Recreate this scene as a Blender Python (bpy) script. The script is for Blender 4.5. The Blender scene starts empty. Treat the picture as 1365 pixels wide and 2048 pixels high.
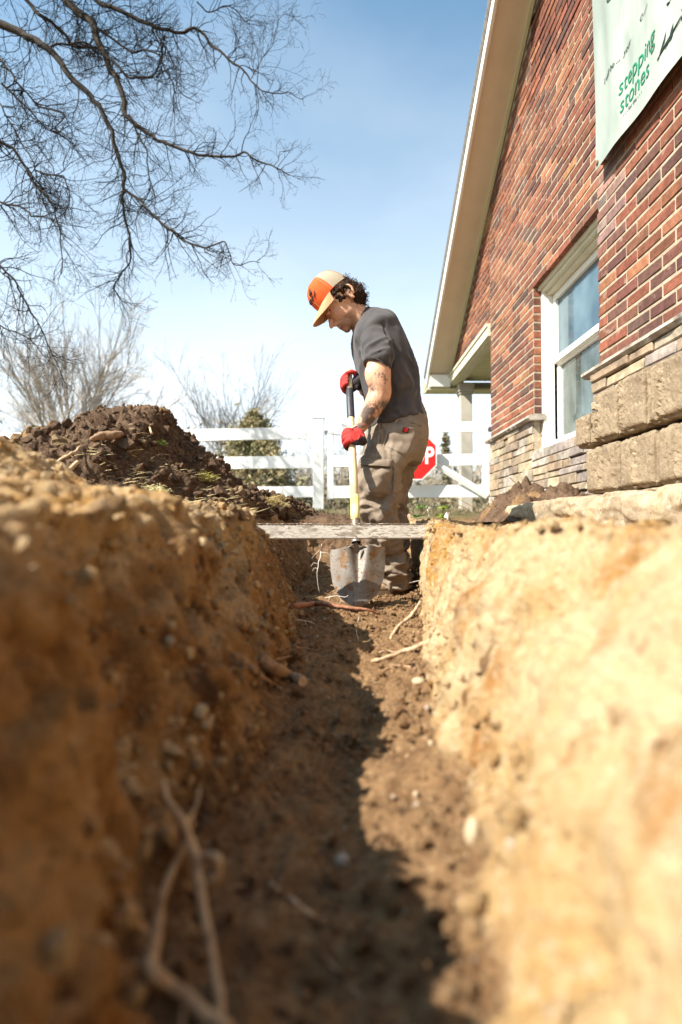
import bpy, bmesh, math, random
import numpy as np
from mathutils import Vector, Matrix
C = bpy.context.scene.collection
SC = bpy.context.scene
PI = math.pi

# ------------------------------------------------------------------ camera
F = 1150.0                       # focal length in pixels of the 1365 x 2048 frame
cam_d = bpy.data.cameras.new('camera'); cam = bpy.data.objects.new('camera', cam_d); C.objects.link(cam)
cam_d.sensor_fit = 'HORIZONTAL'; cam_d.sensor_width = 24.0
cam_d.lens = 24.0 * F / 1365.0
cam.location = (0, 0, 0)
PITCH = math.atan(29.0 / F); YAW = math.atan(7.5 / F)
cam.rotation_euler = (PI / 2 + PITCH, 0, -YAW)
cam_d.clip_start = 0.02; cam_d.clip_end = 2000
cam_d.dof.use_dof = True; cam_d.dof.focus_distance = 2.72; cam_d.dof.aperture_fstop = 1.9
SC.camera = cam
CR = cam.rotation_euler.to_matrix()

# ------------------------------------------------------------------ sky and sun
SUN_TRAVEL = Vector((1.0, 0.55, -1.10)).normalized()
el = math.asin(-SUN_TRAVEL.z); az = math.atan2(-SUN_TRAVEL.x, -SUN_TRAVEL.y)
w = bpy.data.worlds.new("World"); SC.world = w; w.use_nodes = True
nt = w.node_tree; nt.nodes.clear()
wo = nt.nodes.new('ShaderNodeOutputWorld'); bg = nt.nodes.new('ShaderNodeBackground')
sky = nt.nodes.new('ShaderNodeTexSky'); sky.sky_type = 'NISHITA'; sky.sun_disc = False
sky.sun_elevation = el; sky.sun_rotation = az; sky.air_density = 1.0; sky.dust_density = 1.0; sky.ozone_density = 1.0
tc = nt.nodes.new('ShaderNodeTexCoord')
sep = nt.nodes.new('ShaderNodeSeparateXYZ'); nt.links.new(tc.outputs['Generated'], sep.inputs[0])
mp = nt.nodes.new('ShaderNodeMapping'); mp.inputs['Scale'].default_value = (1.2, 1.2, 2.6)
nt.links.new(tc.outputs['Generated'], mp.inputs[0])
nz = nt.nodes.new('ShaderNodeTexNoise'); nz.inputs['Scale'].default_value = 1.7; nz.inputs['Detail'].default_value = 5; nz.inputs['Roughness'].default_value = .52
nt.links.new(mp.outputs[0], nz.inputs['Vector'])
h1 = nt.nodes.new('ShaderNodeMapRange'); h1.inputs[1].default_value = .02; h1.inputs[2].default_value = .72; h1.inputs[3].default_value = 1.0; h1.inputs[4].default_value = 0.0
nt.links.new(sep.outputs['Z'], h1.inputs[0])
n1 = nt.nodes.new('ShaderNodeMapRange'); n1.inputs[1].default_value = .42; n1.inputs[2].default_value = .72; n1.inputs[3].default_value = 0.0; n1.inputs[4].default_value = .14
nt.links.new(nz.outputs['Fac'], n1.inputs[0])
ad = nt.nodes.new('ShaderNodeMath'); ad.operation = 'ADD'; ad.use_clamp = True
nt.links.new(h1.outputs[0], ad.inputs[0]); nt.links.new(n1.outputs[0], ad.inputs[1])
mx = nt.nodes.new('ShaderNodeMixRGB'); mx.inputs['Color2'].default_value = (6.5, 6.85, 7.1, 1)
nt.links.new(ad.outputs[0], mx.inputs['Fac']); 
tn = nt.nodes.new('ShaderNodeMixRGB'); tn.blend_type = 'MULTIPLY'; tn.inputs['Fac'].default_value = 1; tn.inputs['Color2'].default_value = (.74, 1.22, 1.24, 1)
nt.links.new(sky.outputs[0], tn.inputs['Color1']); nt.links.new(tn.outputs[0], mx.inputs['Color1'])
bg.inputs['Strength'].default_value = 0.085
nt.links.new(mx.outputs[0], bg.inputs['Color']); nt.links.new(bg.outputs[0], wo.inputs[0])
sd = bpy.data.lights.new('sun', 'SUN'); sd.energy = 5.0; sd.angle = math.radians(.53); sd.color = (1.0, .93, .82)
so = bpy.data.objects.new('sun', sd); C.objects.link(so)
so.rotation_euler = SUN_TRAVEL.to_track_quat('-Z', 'Y').to_euler()
SC.view_settings.view_transform = 'Standard'; SC.view_settings.look = 'None'
SC.view_settings.exposure = 1.22; SC.view_settings.gamma = 1.0
SC.cycles.use_denoising = True
SC.cycles.max_bounces = 8

def P(px, py, D):
    """world point seen at pixel (px,py) of the 1365x2048 photograph at depth y = D"""
    r = CR @ Vector(((px - 682.5) / F, (1024 - py) / F, -1.0))
    return r * (D / r.y)
def PA(px, py, D): return np.array(P(px, py, D))

# ------------------------------------------------------------------ numpy noise
def _h(ix, iy, iz, s):
    n = (ix.astype(np.int64) * 374761393 + iy.astype(np.int64) * 668265263 + iz.astype(np.int64) * 2147483647 + s * 974634777) & 0xffffffff
    n = ((n ^ (n >> 13)) * 1274126177) & 0xffffffff
    n = ((n ^ (n >> 16)) * 2246822519) & 0xffffffff
    n = n ^ (n >> 13)
    return (n & 0xffffff) / float(0xffffff)
def vnoise(p, s=0):
    p = np.asarray(p, dtype=np.float64); i = np.floor(p).astype(np.int64); f = p - i
    f = f * f * f * (f * (f * 6 - 15) + 10)
    r = 0
    for a in (0, 1):
        for b in (0, 1):
            for c in (0, 1):
                wgt = (f[:, 0] if a else 1 - f[:, 0]) * (f[:, 1] if b else 1 - f[:, 1]) * (f[:, 2] if c else 1 - f[:, 2])
                r = r + wgt * _h(i[:, 0] + a, i[:, 1] + b, i[:, 2] + c, s)
    return r * 2 - 1
def fbm(p, octv=4, s=0, gain=.5):
    p = np.asarray(p, dtype=np.float64); r = 0; a = 1.0
    for k in range(octv):
        r = r + a * vnoise(p + 17.3 * k, s + k); p = p * 2.03; a *= gain
    return r

# ------------------------------------------------------------------ mesh builder
class MB:
    def __init__(s): s.v = []; s.f = []; s.n = 0; s.c = []; s.cc = None
    def add(s, v, f, col=None):
        v = np.asarray(v, dtype=float).reshape(-1, 3); o = s.n
        s.v.append(v); s.n += len(v)
        s.f.extend([tuple(i + o for i in q) for q in f])
        if col is not None or s.c:
            s.c.extend([col if col is not None else (1, 1, 1)] * len(f))
        return s
    def box(s, a, b, jit=0, rnd=None, col=None, M=None):
        x0, y0, z0 = a; x1, y1, z1 = b
        v = np.array([(x0,y0,z0),(x1,y0,z0),(x1,y1,z0),(x0,y1,z0),(x0,y0,z1),(x1,y0,z1),(x1,y1,z1),(x0,y1,z1)], float)
        if jit: v += np.array([[rnd.uniform(-jit, jit) for _ in range(3)] for _ in range(8)])
        if M is not None: v = np.array([M @ Vector(q) for q in v])
        return s.add(v, [(0,3,2,1),(4,5,6,7),(0,1,5,4),(1,2,6,5),(2,3,7,6),(3,0,4,7)], col)
    def cbox(s, a, b, ch=.004, jit=0, rnd=None, col=None):
        """box with chamfered edges: three slabs sharing 24 points"""
        a = np.array(a, float); b = np.array(b, float); c = (a + b) / 2; h = (b - a) / 2; ch = min(ch, h.min() * .45)
        v = []; idx = {}
        for sx in (-1, 1):
            for sy in (-1, 1):
                for sz in (-1, 1):
                    sg = np.array((sx, sy, sz)); j = np.array([rnd.uniform(-jit, jit) for _ in range(3)]) if jit else 0
                    for ax in range(3):
                        q = h - ch; q = q.copy(); q[ax] = h[ax]
                        idx[(sx, sy, sz, ax)] = len(v); v.append(c + sg * q + j)
        I = idx; f = []
        for ax in range(3):
            o = [k for k in range(3) if k != ax]
            for sg in (-1, 1):
                q = []
                for u, w_ in ((-1,-1),(1,-1),(1,1),(-1,1)):
                    k = [0,0,0]; k[ax] = sg; k[o[0]] = u; k[o[1]] = w_; q.append(I[(*k, ax)])
                if (sg < 0) != (ax == 1): q = q[::-1]
                f.append(tuple(q))
        for ax in range(3):                       # edges running along ax
            o = [k for k in range(3) if k != ax]
            for u in (-1, 1):
                for w_ in (-1, 1):
                    def g(t, fa):
                        k = [0,0,0]; k[ax] = t; k[o[0]] = u; k[o[1]] = w_; return I[(*k, fa)]
                    f.append((g(-1, o[0]), g(1, o[0]), g(1, o[1]), g(-1, o[1])))
        for sx in (-1, 1):
            for sy in (-1, 1):
                for sz in (-1, 1): f.append(tuple(I[(sx, sy, sz, k)] for k in range(3)))
        return s.add(v, f, col)
    def tube(s, pts, rad, seg=6, caps=True, col=None, flat=1.0, up=None):
        pts = np.asarray([tuple(p) for p in pts], float); n = len(pts)
        if np.isscalar(rad): rad = [rad] * n
        T = np.zeros_like(pts); T[1:-1] = pts[2:] - pts[:-2]; T[0] = pts[1] - pts[0]; T[-1] = pts[-1] - pts[-2]
        T /= (np.linalg.norm(T, axis=1)[:, None] + 1e-12)
        ref = np.array(up if up is not None else ((0, 0, 1) if abs(T[0][2]) < .8 else (1, 0, 0)), float)
        v = []; ang = np.arange(seg) * 2 * PI / seg; ca = np.cos(ang); sa = np.sin(ang)
        for i in range(n):
            a = ref - T[i] * ref.dot(T[i]); a /= (np.linalg.norm(a) + 1e-12); b = np.cross(T[i], a); ref = a
            v.append(pts[i] + rad[i] * (ca[:, None] * a * flat + sa[:, None] * b))
        v = np.concatenate(v); f = []
        for i in range(n - 1):
            for k in range(seg):
                k2 = (k + 1) % seg
                f.append((i*seg+k, i*seg+k2, (i+1)*seg+k2, (i+1)*seg+k))
        if caps:
            f.append(tuple(range(seg))[::-1]); f.append(tuple(range((n-1)*seg, n*seg)))
        return s.add(v, f, col)
    def rings(s, R, caps=True, col=None):
        """R: list of arrays (k,3), closed rings"""
        k = len(R[0]); f = []
        for i in range(len(R) - 1):
            for a in range(k):
                b = (a + 1) % k; f.append((i*k+a, i*k+b, (i+1)*k+b, (i+1)*k+a))
        if caps:
            f.append(tuple(range(k))[::-1]); f.append(tuple(range((len(R)-1)*k, len(R)*k)))
        return s.add(np.concatenate(R), f, col)
    def ell(s, c, ax, seg=20, rin=12, col=None):
        """ellipsoid; ax = three axis vectors"""
        c = np.array(c, float); A = np.array(ax, float); R = []
        for i in range(1, rin):
            t = PI * i / rin
            a = np.arange(seg) * 2 * PI / seg
            R.append(c + A[2] * math.cos(t) + math.sin(t) * (np.cos(a)[:, None] * A[0] + np.sin(a)[:, None] * A[1]))
        return s.rings(R, True, col)
    def grid(s, V, nu, nv, col=None, wrap=False):
        f = [(i*nv+j, (i+1)*nv+j, (i+1)*nv+j+1, i*nv+j+1) for i in range(nu-1) for j in range(nv-1)]
        return s.add(V, f, col)

WORG = {}
def obj(name, mb, mat, parent=None, smooth=False, label=None, cat=None, group=None, kind=None, origin=None, cattr=None):
    v = np.concatenate(mb.v) if isinstance(mb, MB) else mb[0]
    f = mb.f if isinstance(mb, MB) else mb[1]
    if parent is not None: o0 = WORG[parent.name]
    elif origin is not None: o0 = np.array(origin, float)
    else: o0 = np.array([(v[:,0].min()+v[:,0].max())/2, (v[:,1].min()+v[:,1].max())/2, v[:,2].min()])
    me = bpy.data.meshes.new(name); me.from_pydata((v - o0).tolist(), [], f)
    mats = mat if isinstance(mat, (list, tuple)) else [mat]
    for m in mats: me.materials.append(m)
    if smooth: me.polygons.foreach_set('use_smooth', [True] * len(f))
    if isinstance(mb, MB) and mb.c:
        ca = me.color_attributes.new('col', 'FLOAT_COLOR', 'CORNER')
        arr = np.ones((len(me.loops), 4), np.float32)
        tot = np.empty(len(f), np.int32); me.polygons.foreach_get('loop_total', tot)
        arr[:, :3] = np.repeat(np.array([c[:3] for c in mb.c], np.float32), tot, axis=0)
        ca.data.foreach_set('color', arr.ravel())
    if cattr is not None:
        for nm, val in cattr.items():
            ca = me.color_attributes.new(nm, 'FLOAT_COLOR', 'POINT')
            arr = np.ones((len(v), 4), np.float32); arr[:, :val.shape[1]] = val; ca.data.foreach_set('color', arr.ravel())
    me.update()
    o = bpy.data.objects.new(name, me); C.objects.link(o); WORG[o.name] = o0
    if parent is not None: o.parent = parent
    else: o.location = o0
    tag(o, label, cat, group, kind)
    return o
def tag(o, label=None, cat=None, group=None, kind=None):
    if label: o['label'] = label
    if cat: o['category'] = cat
    if group: o['group'] = group
    if kind: o['kind'] = kind
def thing(name, loc, label, cat, group=None):
    o = bpy.data.objects.new(name, None); C.objects.link(o); o.location = tuple(loc); WORG[o.name] = np.array(loc, float)
    o.empty_display_size = .1; tag(o, label, cat, group); return o

# ------------------------------------------------------------------ materials
def mat(name, col=(.5,.5,.5), rough=.8, noise=None, bump=None, attr=None, metal=0, spec=.3, coat=0, sheen=0, detail=6):
    """col base colour; noise=(scale, colour2, lo, hi[, stretch]) list; bump=(scale, strength, dist) list; attr multiplies by colour attribute"""
    m = bpy.data.materials.new(name); m.use_nodes = True; t = m.node_tree; b = t.nodes['Principled BSDF']
    b.inputs['Roughness'].default_value = rough; b.inputs['Metallic'].default_value = metal
    b.inputs['Specular IOR Level'].default_value = spec
    if sheen: b.inputs['Sheen Weight'].default_value = sheen
    tcn = t.nodes.new('ShaderNodeTexCoord')
    if attr:
        a = t.nodes.new('ShaderNodeAttribute'); a.attribute_name = attr; cur = a.outputs['Color']
    else:
        r = t.nodes.new('ShaderNodeRGB'); r.outputs[0].default_value = (*col, 1); cur = r.outputs[0]
    for q in (noise or []):
        sc, c2, lo, hi = q[:4]; mpn = t.nodes.new('ShaderNodeMapping')
        if len(q) > 4: mpn.inputs['Scale'].default_value = q[4]
        t.links.new(tcn.outputs['Object'], mpn.inputs[0])
        n = t.nodes.new('ShaderNodeTexNoise'); n.inputs['Scale'].default_value = sc; n.inputs['Detail'].default_value = detail; n.inputs['Roughness'].default_value = .6
        t.links.new(mpn.outputs[0], n.inputs['Vector'])
        mr = t.nodes.new('ShaderNodeMapRange'); mr.inputs[1].default_value = lo; mr.inputs[2].default_value = hi
        t.links.new(n.outputs['Fac'], mr.inputs[0])
        mxn = t.nodes.new('ShaderNodeMixRGB'); t.links.new(mr.outputs[0], mxn.inputs['Fac']); t.links.new(cur, mxn.inputs['Color1'])
        if len(c2) == 1: mxn.blend_type = 'MULTIPLY'; mxn.inputs['Color2'].default_value = (c2[0],) * 3 + (1,)
        else: mxn.inputs['Color2'].default_value = (*c2, 1)
        cur = mxn.outputs[0]
    t.links.new(cur, b.inputs['Base Color'])
    last = None
    for q in (bump or []):
        n = t.nodes.new('ShaderNodeTexNoise'); n.inputs['Scale'].default_value = q[0]; n.inputs['Detail'].default_value = 5; n.inputs['Roughness'].default_value = .65
        t.links.new(tcn.outputs['Object'], n.inputs['Vector'])
        bn = t.nodes.new('ShaderNodeBump'); bn.inputs['Strength'].default_value = q[1]; bn.inputs['Distance'].default_value = q[2]
        t.links.new(n.outputs['Fac'], bn.inputs['Height'])
        if last: t.links.new(last, bn.inputs['Normal'])
        last = bn.outputs[0]
    if last: t.links.new(last, b.inputs['Normal'])
    return m

def smoothstep(a, b, x):
    t = np.clip((x - a) / (b - a), 0, 1); return t * t * (3 - 2 * t)
def catmull(pts, n):
    pts = np.array([tuple(p) for p in pts], float); out = []
    Q = np.vstack([2*pts[0]-pts[1], pts, 2*pts[-1]-pts[-2]])
    for i in range(len(pts) - 1):
        p0, p1, p2, p3 = Q[i:i+4]
        for k in range(n):
            t = k / n
            out.append(.5*((2*p1)+(-p0+p2)*t+(2*p0-5*p1+4*p2-p3)*t*t+(-p0+3*p1-3*p2+p3)*t**3))
    out.append(pts[-1]); return np.array(out)

# ------------------------------------------------------------------ soil materials
def soil_material():
    m = bpy.data.materials.new('soil'); m.use_nodes = True; t = m.node_tree; b = t.nodes['Principled BSDF']
    b.inputs['Roughness'].default_value = .95; b.inputs['Specular IOR Level'].default_value = .12
    L = t.links; N = t.nodes.new
    tcn = N('ShaderNodeTexCoord')
    def noise(sc, lo, hi, stretch=(1,1,1), rough=.6, det=6):
        mpn = N('ShaderNodeMapping'); mpn.inputs['Scale'].default_value = stretch; L.new(tcn.outputs['Object'], mpn.inputs[0])
        n = N('ShaderNodeTexNoise'); n.inputs['Scale'].default_value = sc; n.inputs['Detail'].default_value = det; n.inputs['Roughness'].default_value = rough
        L.new(mpn.outputs[0], n.inputs['Vector'])
        r = N('ShaderNodeMapRange'); r.inputs[1].default_value = lo; r.inputs[2].default_value = hi; L.new(n.outputs['Fac'], r.inputs[0]); return r.outputs[0]
    def mix(fac, a, bb, blend='MIX'):
        n = N('ShaderNodeMixRGB'); n.blend_type = blend; 
        if isinstance(fac, float): n.inputs['Fac'].default_value = fac
        else: L.new(fac, n.inputs['Fac'])
        for k, v in (('Color1', a), ('Color2', bb)):
            if isinstance(v, tuple): n.inputs[k].default_value = (*v, 1)
            else: L.new(v, n.inputs[k])
        return n.outputs[0]
    a = N('ShaderNodeAttribute'); a.attribute_name = 'soil'; s = N('ShaderNodeSeparateColor'); L.new(a.outputs['Color'], s.inputs[0])
    clay = mix(noise(5, .40, .62), (.50, .325, .15), (.63, .47, .28)); clay = mix(noise(3.3, .52, .62), clay, (.46, .25, .075)); clay = mix(noise(7, .60, .68), clay, (.40, .29, .18))
    clay = mix(noise(11, .52, .66, (1, 1, .45)), clay, (.38, .185, .06))
    clay = mix(noise(60, .5, .75), clay, (.62, .48, .31))
    clay = mix(noise(26, .60, .70, (1, 1, .6)), clay, (.16, .075, .03))
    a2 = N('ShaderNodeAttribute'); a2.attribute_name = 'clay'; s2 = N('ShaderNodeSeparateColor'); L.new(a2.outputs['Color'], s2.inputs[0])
    shade_clay = mix(noise(6, .40, .62), (.31, .15, .048), (.43, .25, .105)); shade_clay = mix(noise(3.2, .50, .62), shade_clay, (.46, .32, .18)); shade_clay = mix(noise(9, .56, .66, (1, 1, .5)), shade_clay, (.10, .048, .022)); shade_clay = mix(noise(20, .58, .68, (1, 1, .6)), shade_clay, (.12, .055, .022)); shade_clay = mix(noise(45, .55, .72), shade_clay, (.46,.28,.14)); clay = mix(s2.outputs[0], clay, shade_clay)  # deeper orange clay, its colour darkened to keep the shaded left wall dark
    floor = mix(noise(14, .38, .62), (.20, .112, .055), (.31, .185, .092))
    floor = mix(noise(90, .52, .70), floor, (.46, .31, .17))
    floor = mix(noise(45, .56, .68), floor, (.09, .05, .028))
    top = mix(noise(9, .38, .6), (.105, .063, .040), (.175, .112, .072))
    top = mix(noise(70, .54, .7), top, (.27, .17, .10))
    top = mix(noise(30, .58, .68), top, (.05, .03, .02))
    grs = mix(noise(3, .4, .6), (.12, .11, .05), (.23, .19, .10))
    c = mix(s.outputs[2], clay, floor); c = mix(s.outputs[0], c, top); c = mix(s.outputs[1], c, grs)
    # small pale grit
    v = N('ShaderNodeTexVoronoi'); v.inputs['Scale'].default_value = 75; L.new(tcn.outputs['Object'], v.inputs['Vector'])
    r = N('ShaderNodeMapRange'); r.inputs[1].default_value = .10; r.inputs[2].default_value = .16; r.inputs[3].default_value = 1; r.inputs[4].default_value = 0
    L.new(v.outputs['Distance'], r.inputs[0])
    g = N('ShaderNodeMath'); g.operation = 'MULTIPLY'; L.new(r.outputs[0], g.inputs[0]); L.new(noise(8, .5, .62), g.inputs[1])
    c = mix(g.outputs[0], c, (.55, .43, .28))
    L.new(c, b.inputs['Base Color'])
    last = None
    for sc, st, di in ((22, .9, .034), (80, 1.0, .013), (260, .9, .0045)):
        n = N('ShaderNodeTexNoise'); n.inputs['Scale'].default_value = sc; n.inputs['Detail'].default_value = 4; n.inputs['Roughness'].default_value = .7
        L.new(tcn.outputs['Object'], n.inputs['Vector'])
        bn = N('ShaderNodeBump'); bn.inputs['Strength'].default_value = st; bn.inputs['Distance'].default_value = di; L.new(n.outputs['Fac'], bn.inputs['Height'])
        if last: L.new(last, bn.inputs['Normal'])
        last = bn.outputs[0]
    L.new(last, b.inputs['Normal'])
    return m
M_SOIL = soil_material()

# ------------------------------------------------------------------ the ground with the trench cut in it (one sheet)
#      y     XLt   zLt   XLb   XRb   XRt   zRt    zf
TR = np.array([
    (-1.0, -.34, .12, -.16, .14, .37, .030, .11),
    (-.30, -.34, .13, -.16, .14, .37, .030, .11),  # unseen closed end and raised left rim, added to darken the near trench
    (-.17, -.34, .13, -.16, .14, .37, .020, -.05),
    (-.10, -.34, .13, -.16, .115, .37, .010, -.34),
    ( .00, -.34, .125,-.155, .11, .37, .000, -.37),
    ( .30, -.335,.10, -.15, .105, .37, .000, -.36),
    ( .48, -.33, .04,-.14, .115, .37, .000, -.36),
    ( .62, -.325,.022,-.135,.130,.365,.000, -.355),
    ( .90, -.315,.020,-.122,.150,.35,.000, -.35),
    (1.20, -.29, .030,-.122,.192,.335,.002, -.35),
    (1.50, -.235,.048,-.118,.236,.295,.003,-.345),
    (1.66, -.245,.040,-.125,.262,.302,.004,-.34),
    (1.85, -.33, .020,-.165,.292,.332,.004,-.335),
    (2.20, -.37, .000,-.20, .345,.385,.004,-.33),
    (2.60, -.40, .000,-.24, .385,.43, .010,-.33),
    (2.95, -.42, .02, -.23, .425,.47, .020,-.335),
    (3.30, -.40, .04, -.18, .40, .46, .030,-.30),
    (3.55, -.36, .055,-.12, .36, .44, .040,-.16),
    (3.80, -.33, .07, -.10, .33, .42, .055, .03),
    (4.10, -.30, .085,-.10, .30, .40, .07, .085),
    (6.0,  -.30, .13, -.10, .30, .40, .12, .13),
    (300,  -.30, .15, -.10, .30, .40, .15, .15)])
def trench(y): return [np.interp(y, TR[:, 0], TR[:, k]) for k in range(1, 8)]
def build_ground():
    ys = np.concatenate([[-300,-30,-8,-3,-1.6,-1.1], np.linspace(-.9,.15,60), np.linspace(.16,2.6,330), np.linspace(2.612,4.4,130), [4.6,4.9,5.4,6,7,8,10,14,20,35,60,120,300]])
    XLt, zLt, XLb, XRb, XRt, zRt, zf = trench(ys); o = np.ones_like(ys)
    wob = fbm(np.stack([ys*2.2, o*0, o*0], 1), 3, 5)*.018; wob2 = fbm(np.stack([ys*2.2, o*7, o*0], 1), 3, 9)*.012
    near = smoothstep(5, 3.9, ys) * smoothstep(-1.1, -.8, ys)
    wob *= near; wob2 *= near
    ty = smoothstep(3.6, 6, ys)
    sky_block_l = smoothstep(.75, .25, ys)*smoothstep(-1.6,-1.0, ys); sky_block_b = smoothstep(-.2,-.5,ys)*smoothstep(-1.6,-1.0,ys)*.75  # added unseen spoil banks beside and behind the camera, blocking skylight
    hump = np.exp(-((ys-1.15)/.42)**2)*.115 + np.exp(-((ys-.3)/.4)**2)*.03
    cols = [(-300*o, .15*o), (-30*o, .15*o), (-7*o, .15*o), (-2.6*o, .14*o), (-1.05*o, .10*(1-ty)+.14*ty + hump*.9 + sky_block_l*.60),
            (-.68*o, .085*(1-ty)+.14*ty + hump + sky_block_l*.27), (-.54*o, .06*(1-ty)+.14*ty + hump*.22 + sky_block_l*.12), (np.minimum(XLt-.10, -.36), zLt+.012+sky_block_l*.03+sky_block_b*.6), (XLt+wob*1.3, zLt+sky_block_b+wob*.5),
            ((XLt*.45+XLb*.55)+wob, zLt*.45+zf*.55+sky_block_b), (XLb+wob, zf+.02+sky_block_b), ((XLb+XRb)/2, zf-.012+sky_block_b), (XRb+wob2, zf+.02+sky_block_b),
            ((XRt*.42+XRb*.58)+wob2, zRt*.62+zf*.38+sky_block_b), (XRt+wob2*.5, zRt+sky_block_b), (XRt+.12, zRt*.6-.008), (.85*o, -.014*(1-ty)+.13*ty), (1.12*o, -.012*(1-ty)+.13*ty),
            (2.5*o, .02*(1-ty)+.13*ty), (8*o, .03*(1-ty)+.14*ty), (40*o, .15*o), (300*o, .15*o)]
    sub = [2,4,14,34,26,22,16,22,56,60,26,26,60,60,26,34,14,14,8,4,2]
    X = []; Z = []
    for k, n in enumerate(sub):
        for j in range(n):
            t = j / n; X.append(cols[k][0]*(1-t)+cols[k+1][0]*t); Z.append(cols[k][1]*(1-t)+cols[k+1][1]*t)
    X.append(cols[-1][0]); Z.append(cols[-1][1])
    X = np.stack(X, 1); Z = np.stack(Z, 1); ny, nx = X.shape
    a, b_ = sum(sub[:3]), sum(sub[:18])
    for _ in range(10):
        for A in (X, Z): A[:, a:b_] = .25*A[:, a-1:b_-1] + .5*A[:, a:b_] + .25*A[:, a+1:b_+1]
    Y = np.repeat(ys[:, None], nx, 1)
    V = np.stack([X, Y, Z], 2)
    def normals(V):
        du = np.gradient(V, axis=1); dv = np.gradient(V, axis=0); n = np.cross(du, dv); n /= np.linalg.norm(n, axis=2)[:, :, None] + 1e-12; return n
    fade = (smoothstep(-3.2, -2.2, X)*smoothstep(4.0, 2.4, X)*smoothstep(-1.1, -.9, Y)*smoothstep(7, 4.4, Y))
    N = normals(V); p = V.reshape(-1, 3)
    wall = 1 - smoothstep(.55, .9, N[:, :, 2]); rim_l = np.exp(-((X-XLt[:,None]+.06)/.13)**2)*smoothstep(-.1, .0, Z)
    rl = rim_l.ravel(); d = fbm(p*np.array([3.2, 3.2, 2.2]), 3, 11)*.020 + rl*fbm(p*7.5, 3, 17)*.016
    r = 1-np.abs(fbm(p*np.array([9, 9, 6.5]), 3, 23)); d = d + (r-.75)*.012
    d = d.reshape(ny, nx) + (fbm(p*26, 3, 31)).reshape(ny, nx)*(.0045 + .006*rim_l)
    rock = fbm(p*np.array([5,6.5,2.4]), 3, 81).reshape(ny,nx); d += wall*rock*.030*smoothstep(3.4,2.6,Y)*(.45+.55*(X<0))
    d += wall*(1-np.abs(fbm(p*np.array([20,44,3.5])+fbm(p*6,2,5)[:,None]*.6, 2, 87))*1.7).reshape(ny, nx)*.0055
    d += wall*(1-np.abs(fbm(p*np.array([14,17,8]), 3, 77))*1.6).reshape(ny, nx)*.010
    pit = fbm(p*np.array([13, 13, 9]), 3, 41).reshape(ny, nx); d -= smoothstep(.28, .6, pit)*(.006+.016*wall*(X < 0))
    fl = smoothstep(-.22, -.30, Z)
    d += fl*(fbm(p*17, 3, 51).reshape(ny, nx)*.010)
    V = V + N*(d*fade)[:, :, None]
    # crack and cavity at the left bulge, sandy slump just behind it under the board
    for (cx, cy, cz, rx, ry, rz, amp) in ((-.17,1.47,-.20,.07,.022,.10,-.085), (-.16,1.32,-.27,.05,.04,.05,-.03), (-.13,2.02,-.10,.1,.13,.10,.085),
                                          (-.16,2.0,-.24,.1,.15,.07,.035), (.30,2.45,-.16,.1,.12,.2,.02), (-.2,.62,-.24,.08,.06,.12,-.035),(-.22,.95,-.10,.07,.05,.06,-.04), (-.22,1.12,-.2,.07,.04,.06,-.03), (-.24,.70,-.06,.07,.05,.05,-.035), (-.2,1.25,-.06,.06,.05,.05,.03),
                                          (.16,.62,-.2,.05,.03,.04,-.02)):
        q = ((V[:,:,0]-cx)/rx)**2+((V[:,:,1]-cy)/ry)**2+((V[:,:,2]-cz)/rz)**2
        V = V + N*(np.exp(-q)*amp)[:, :, None]
    p = V.reshape(-1, 3); N2 = normals(V)
    fine = fbm(p*55, 3, 61, .65).reshape(ny, nx)*.0034*(1-.5*smoothstep(.12,.2,X)) + np.maximum(fbm(p*34, 2, 67), 0).reshape(ny, nx)*.004
    V = V + N2*(fine*fade)[:, :, None]
    X, Y, Z = V[:,:,0], V[:,:,1], V[:,:,2]
    # soil masks
    nn = fbm(V.reshape(-1,3)*4, 3, 71).reshape(ny, nx)
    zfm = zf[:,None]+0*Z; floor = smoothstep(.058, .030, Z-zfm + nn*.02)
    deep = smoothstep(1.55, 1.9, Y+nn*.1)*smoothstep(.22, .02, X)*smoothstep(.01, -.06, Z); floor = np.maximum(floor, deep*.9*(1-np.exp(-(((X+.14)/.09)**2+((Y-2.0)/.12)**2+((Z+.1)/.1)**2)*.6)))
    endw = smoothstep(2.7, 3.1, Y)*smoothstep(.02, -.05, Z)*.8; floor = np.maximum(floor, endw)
    topd = smoothstep(-.42, -.62, X+nn*.1)*smoothstep(1.45, 1.75, Y+nn*.15); topd = np.maximum(topd, smoothstep(3.3, 3.9, Y+nn*.2)*smoothstep(.7, .4, X+nn*.15))
    topd = np.maximum(topd, smoothstep(.30,.42,nn)*smoothstep(.0,.04,Z)*.6)
    grass = smoothstep(4.3, 5.5, Y+nn*.3); grass = np.maximum(grass, smoothstep(-2.4, -3.4, X+nn*.3)); grass=np.maximum(grass, smoothstep(7,8,X)); grass=np.maximum(grass, smoothstep(-1.1,-1.5,Y))
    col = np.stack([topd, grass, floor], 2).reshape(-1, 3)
    shade_clay_m = smoothstep(-.02,-.08,X+nn*.03)*smoothstep(.05,-.075,Z+nn*.085)  # left wall mask for the clay with shade put into its colour
    idx = np.arange(ny*nx).reshape(ny, nx)
    f = np.stack([idx[:-1,:-1], idx[:-1,1:], idx[1:,1:], idx[1:,:-1]], 2).reshape(-1, 4)
    o_ = obj('ground', (V.reshape(-1,3), f.tolist()), M_SOIL, smooth=True, kind='structure', cattr={'soil': col, 'clay': np.stack([shade_clay_m, shade_clay_m*0, shade_clay_m*0],2).reshape(-1,3)}, origin=(0,0,0),
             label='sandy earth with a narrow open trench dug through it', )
    return o_, V, normals(V), col.reshape(ny, nx, 3)
ground, GV, GN, GC = build_ground()
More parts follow.
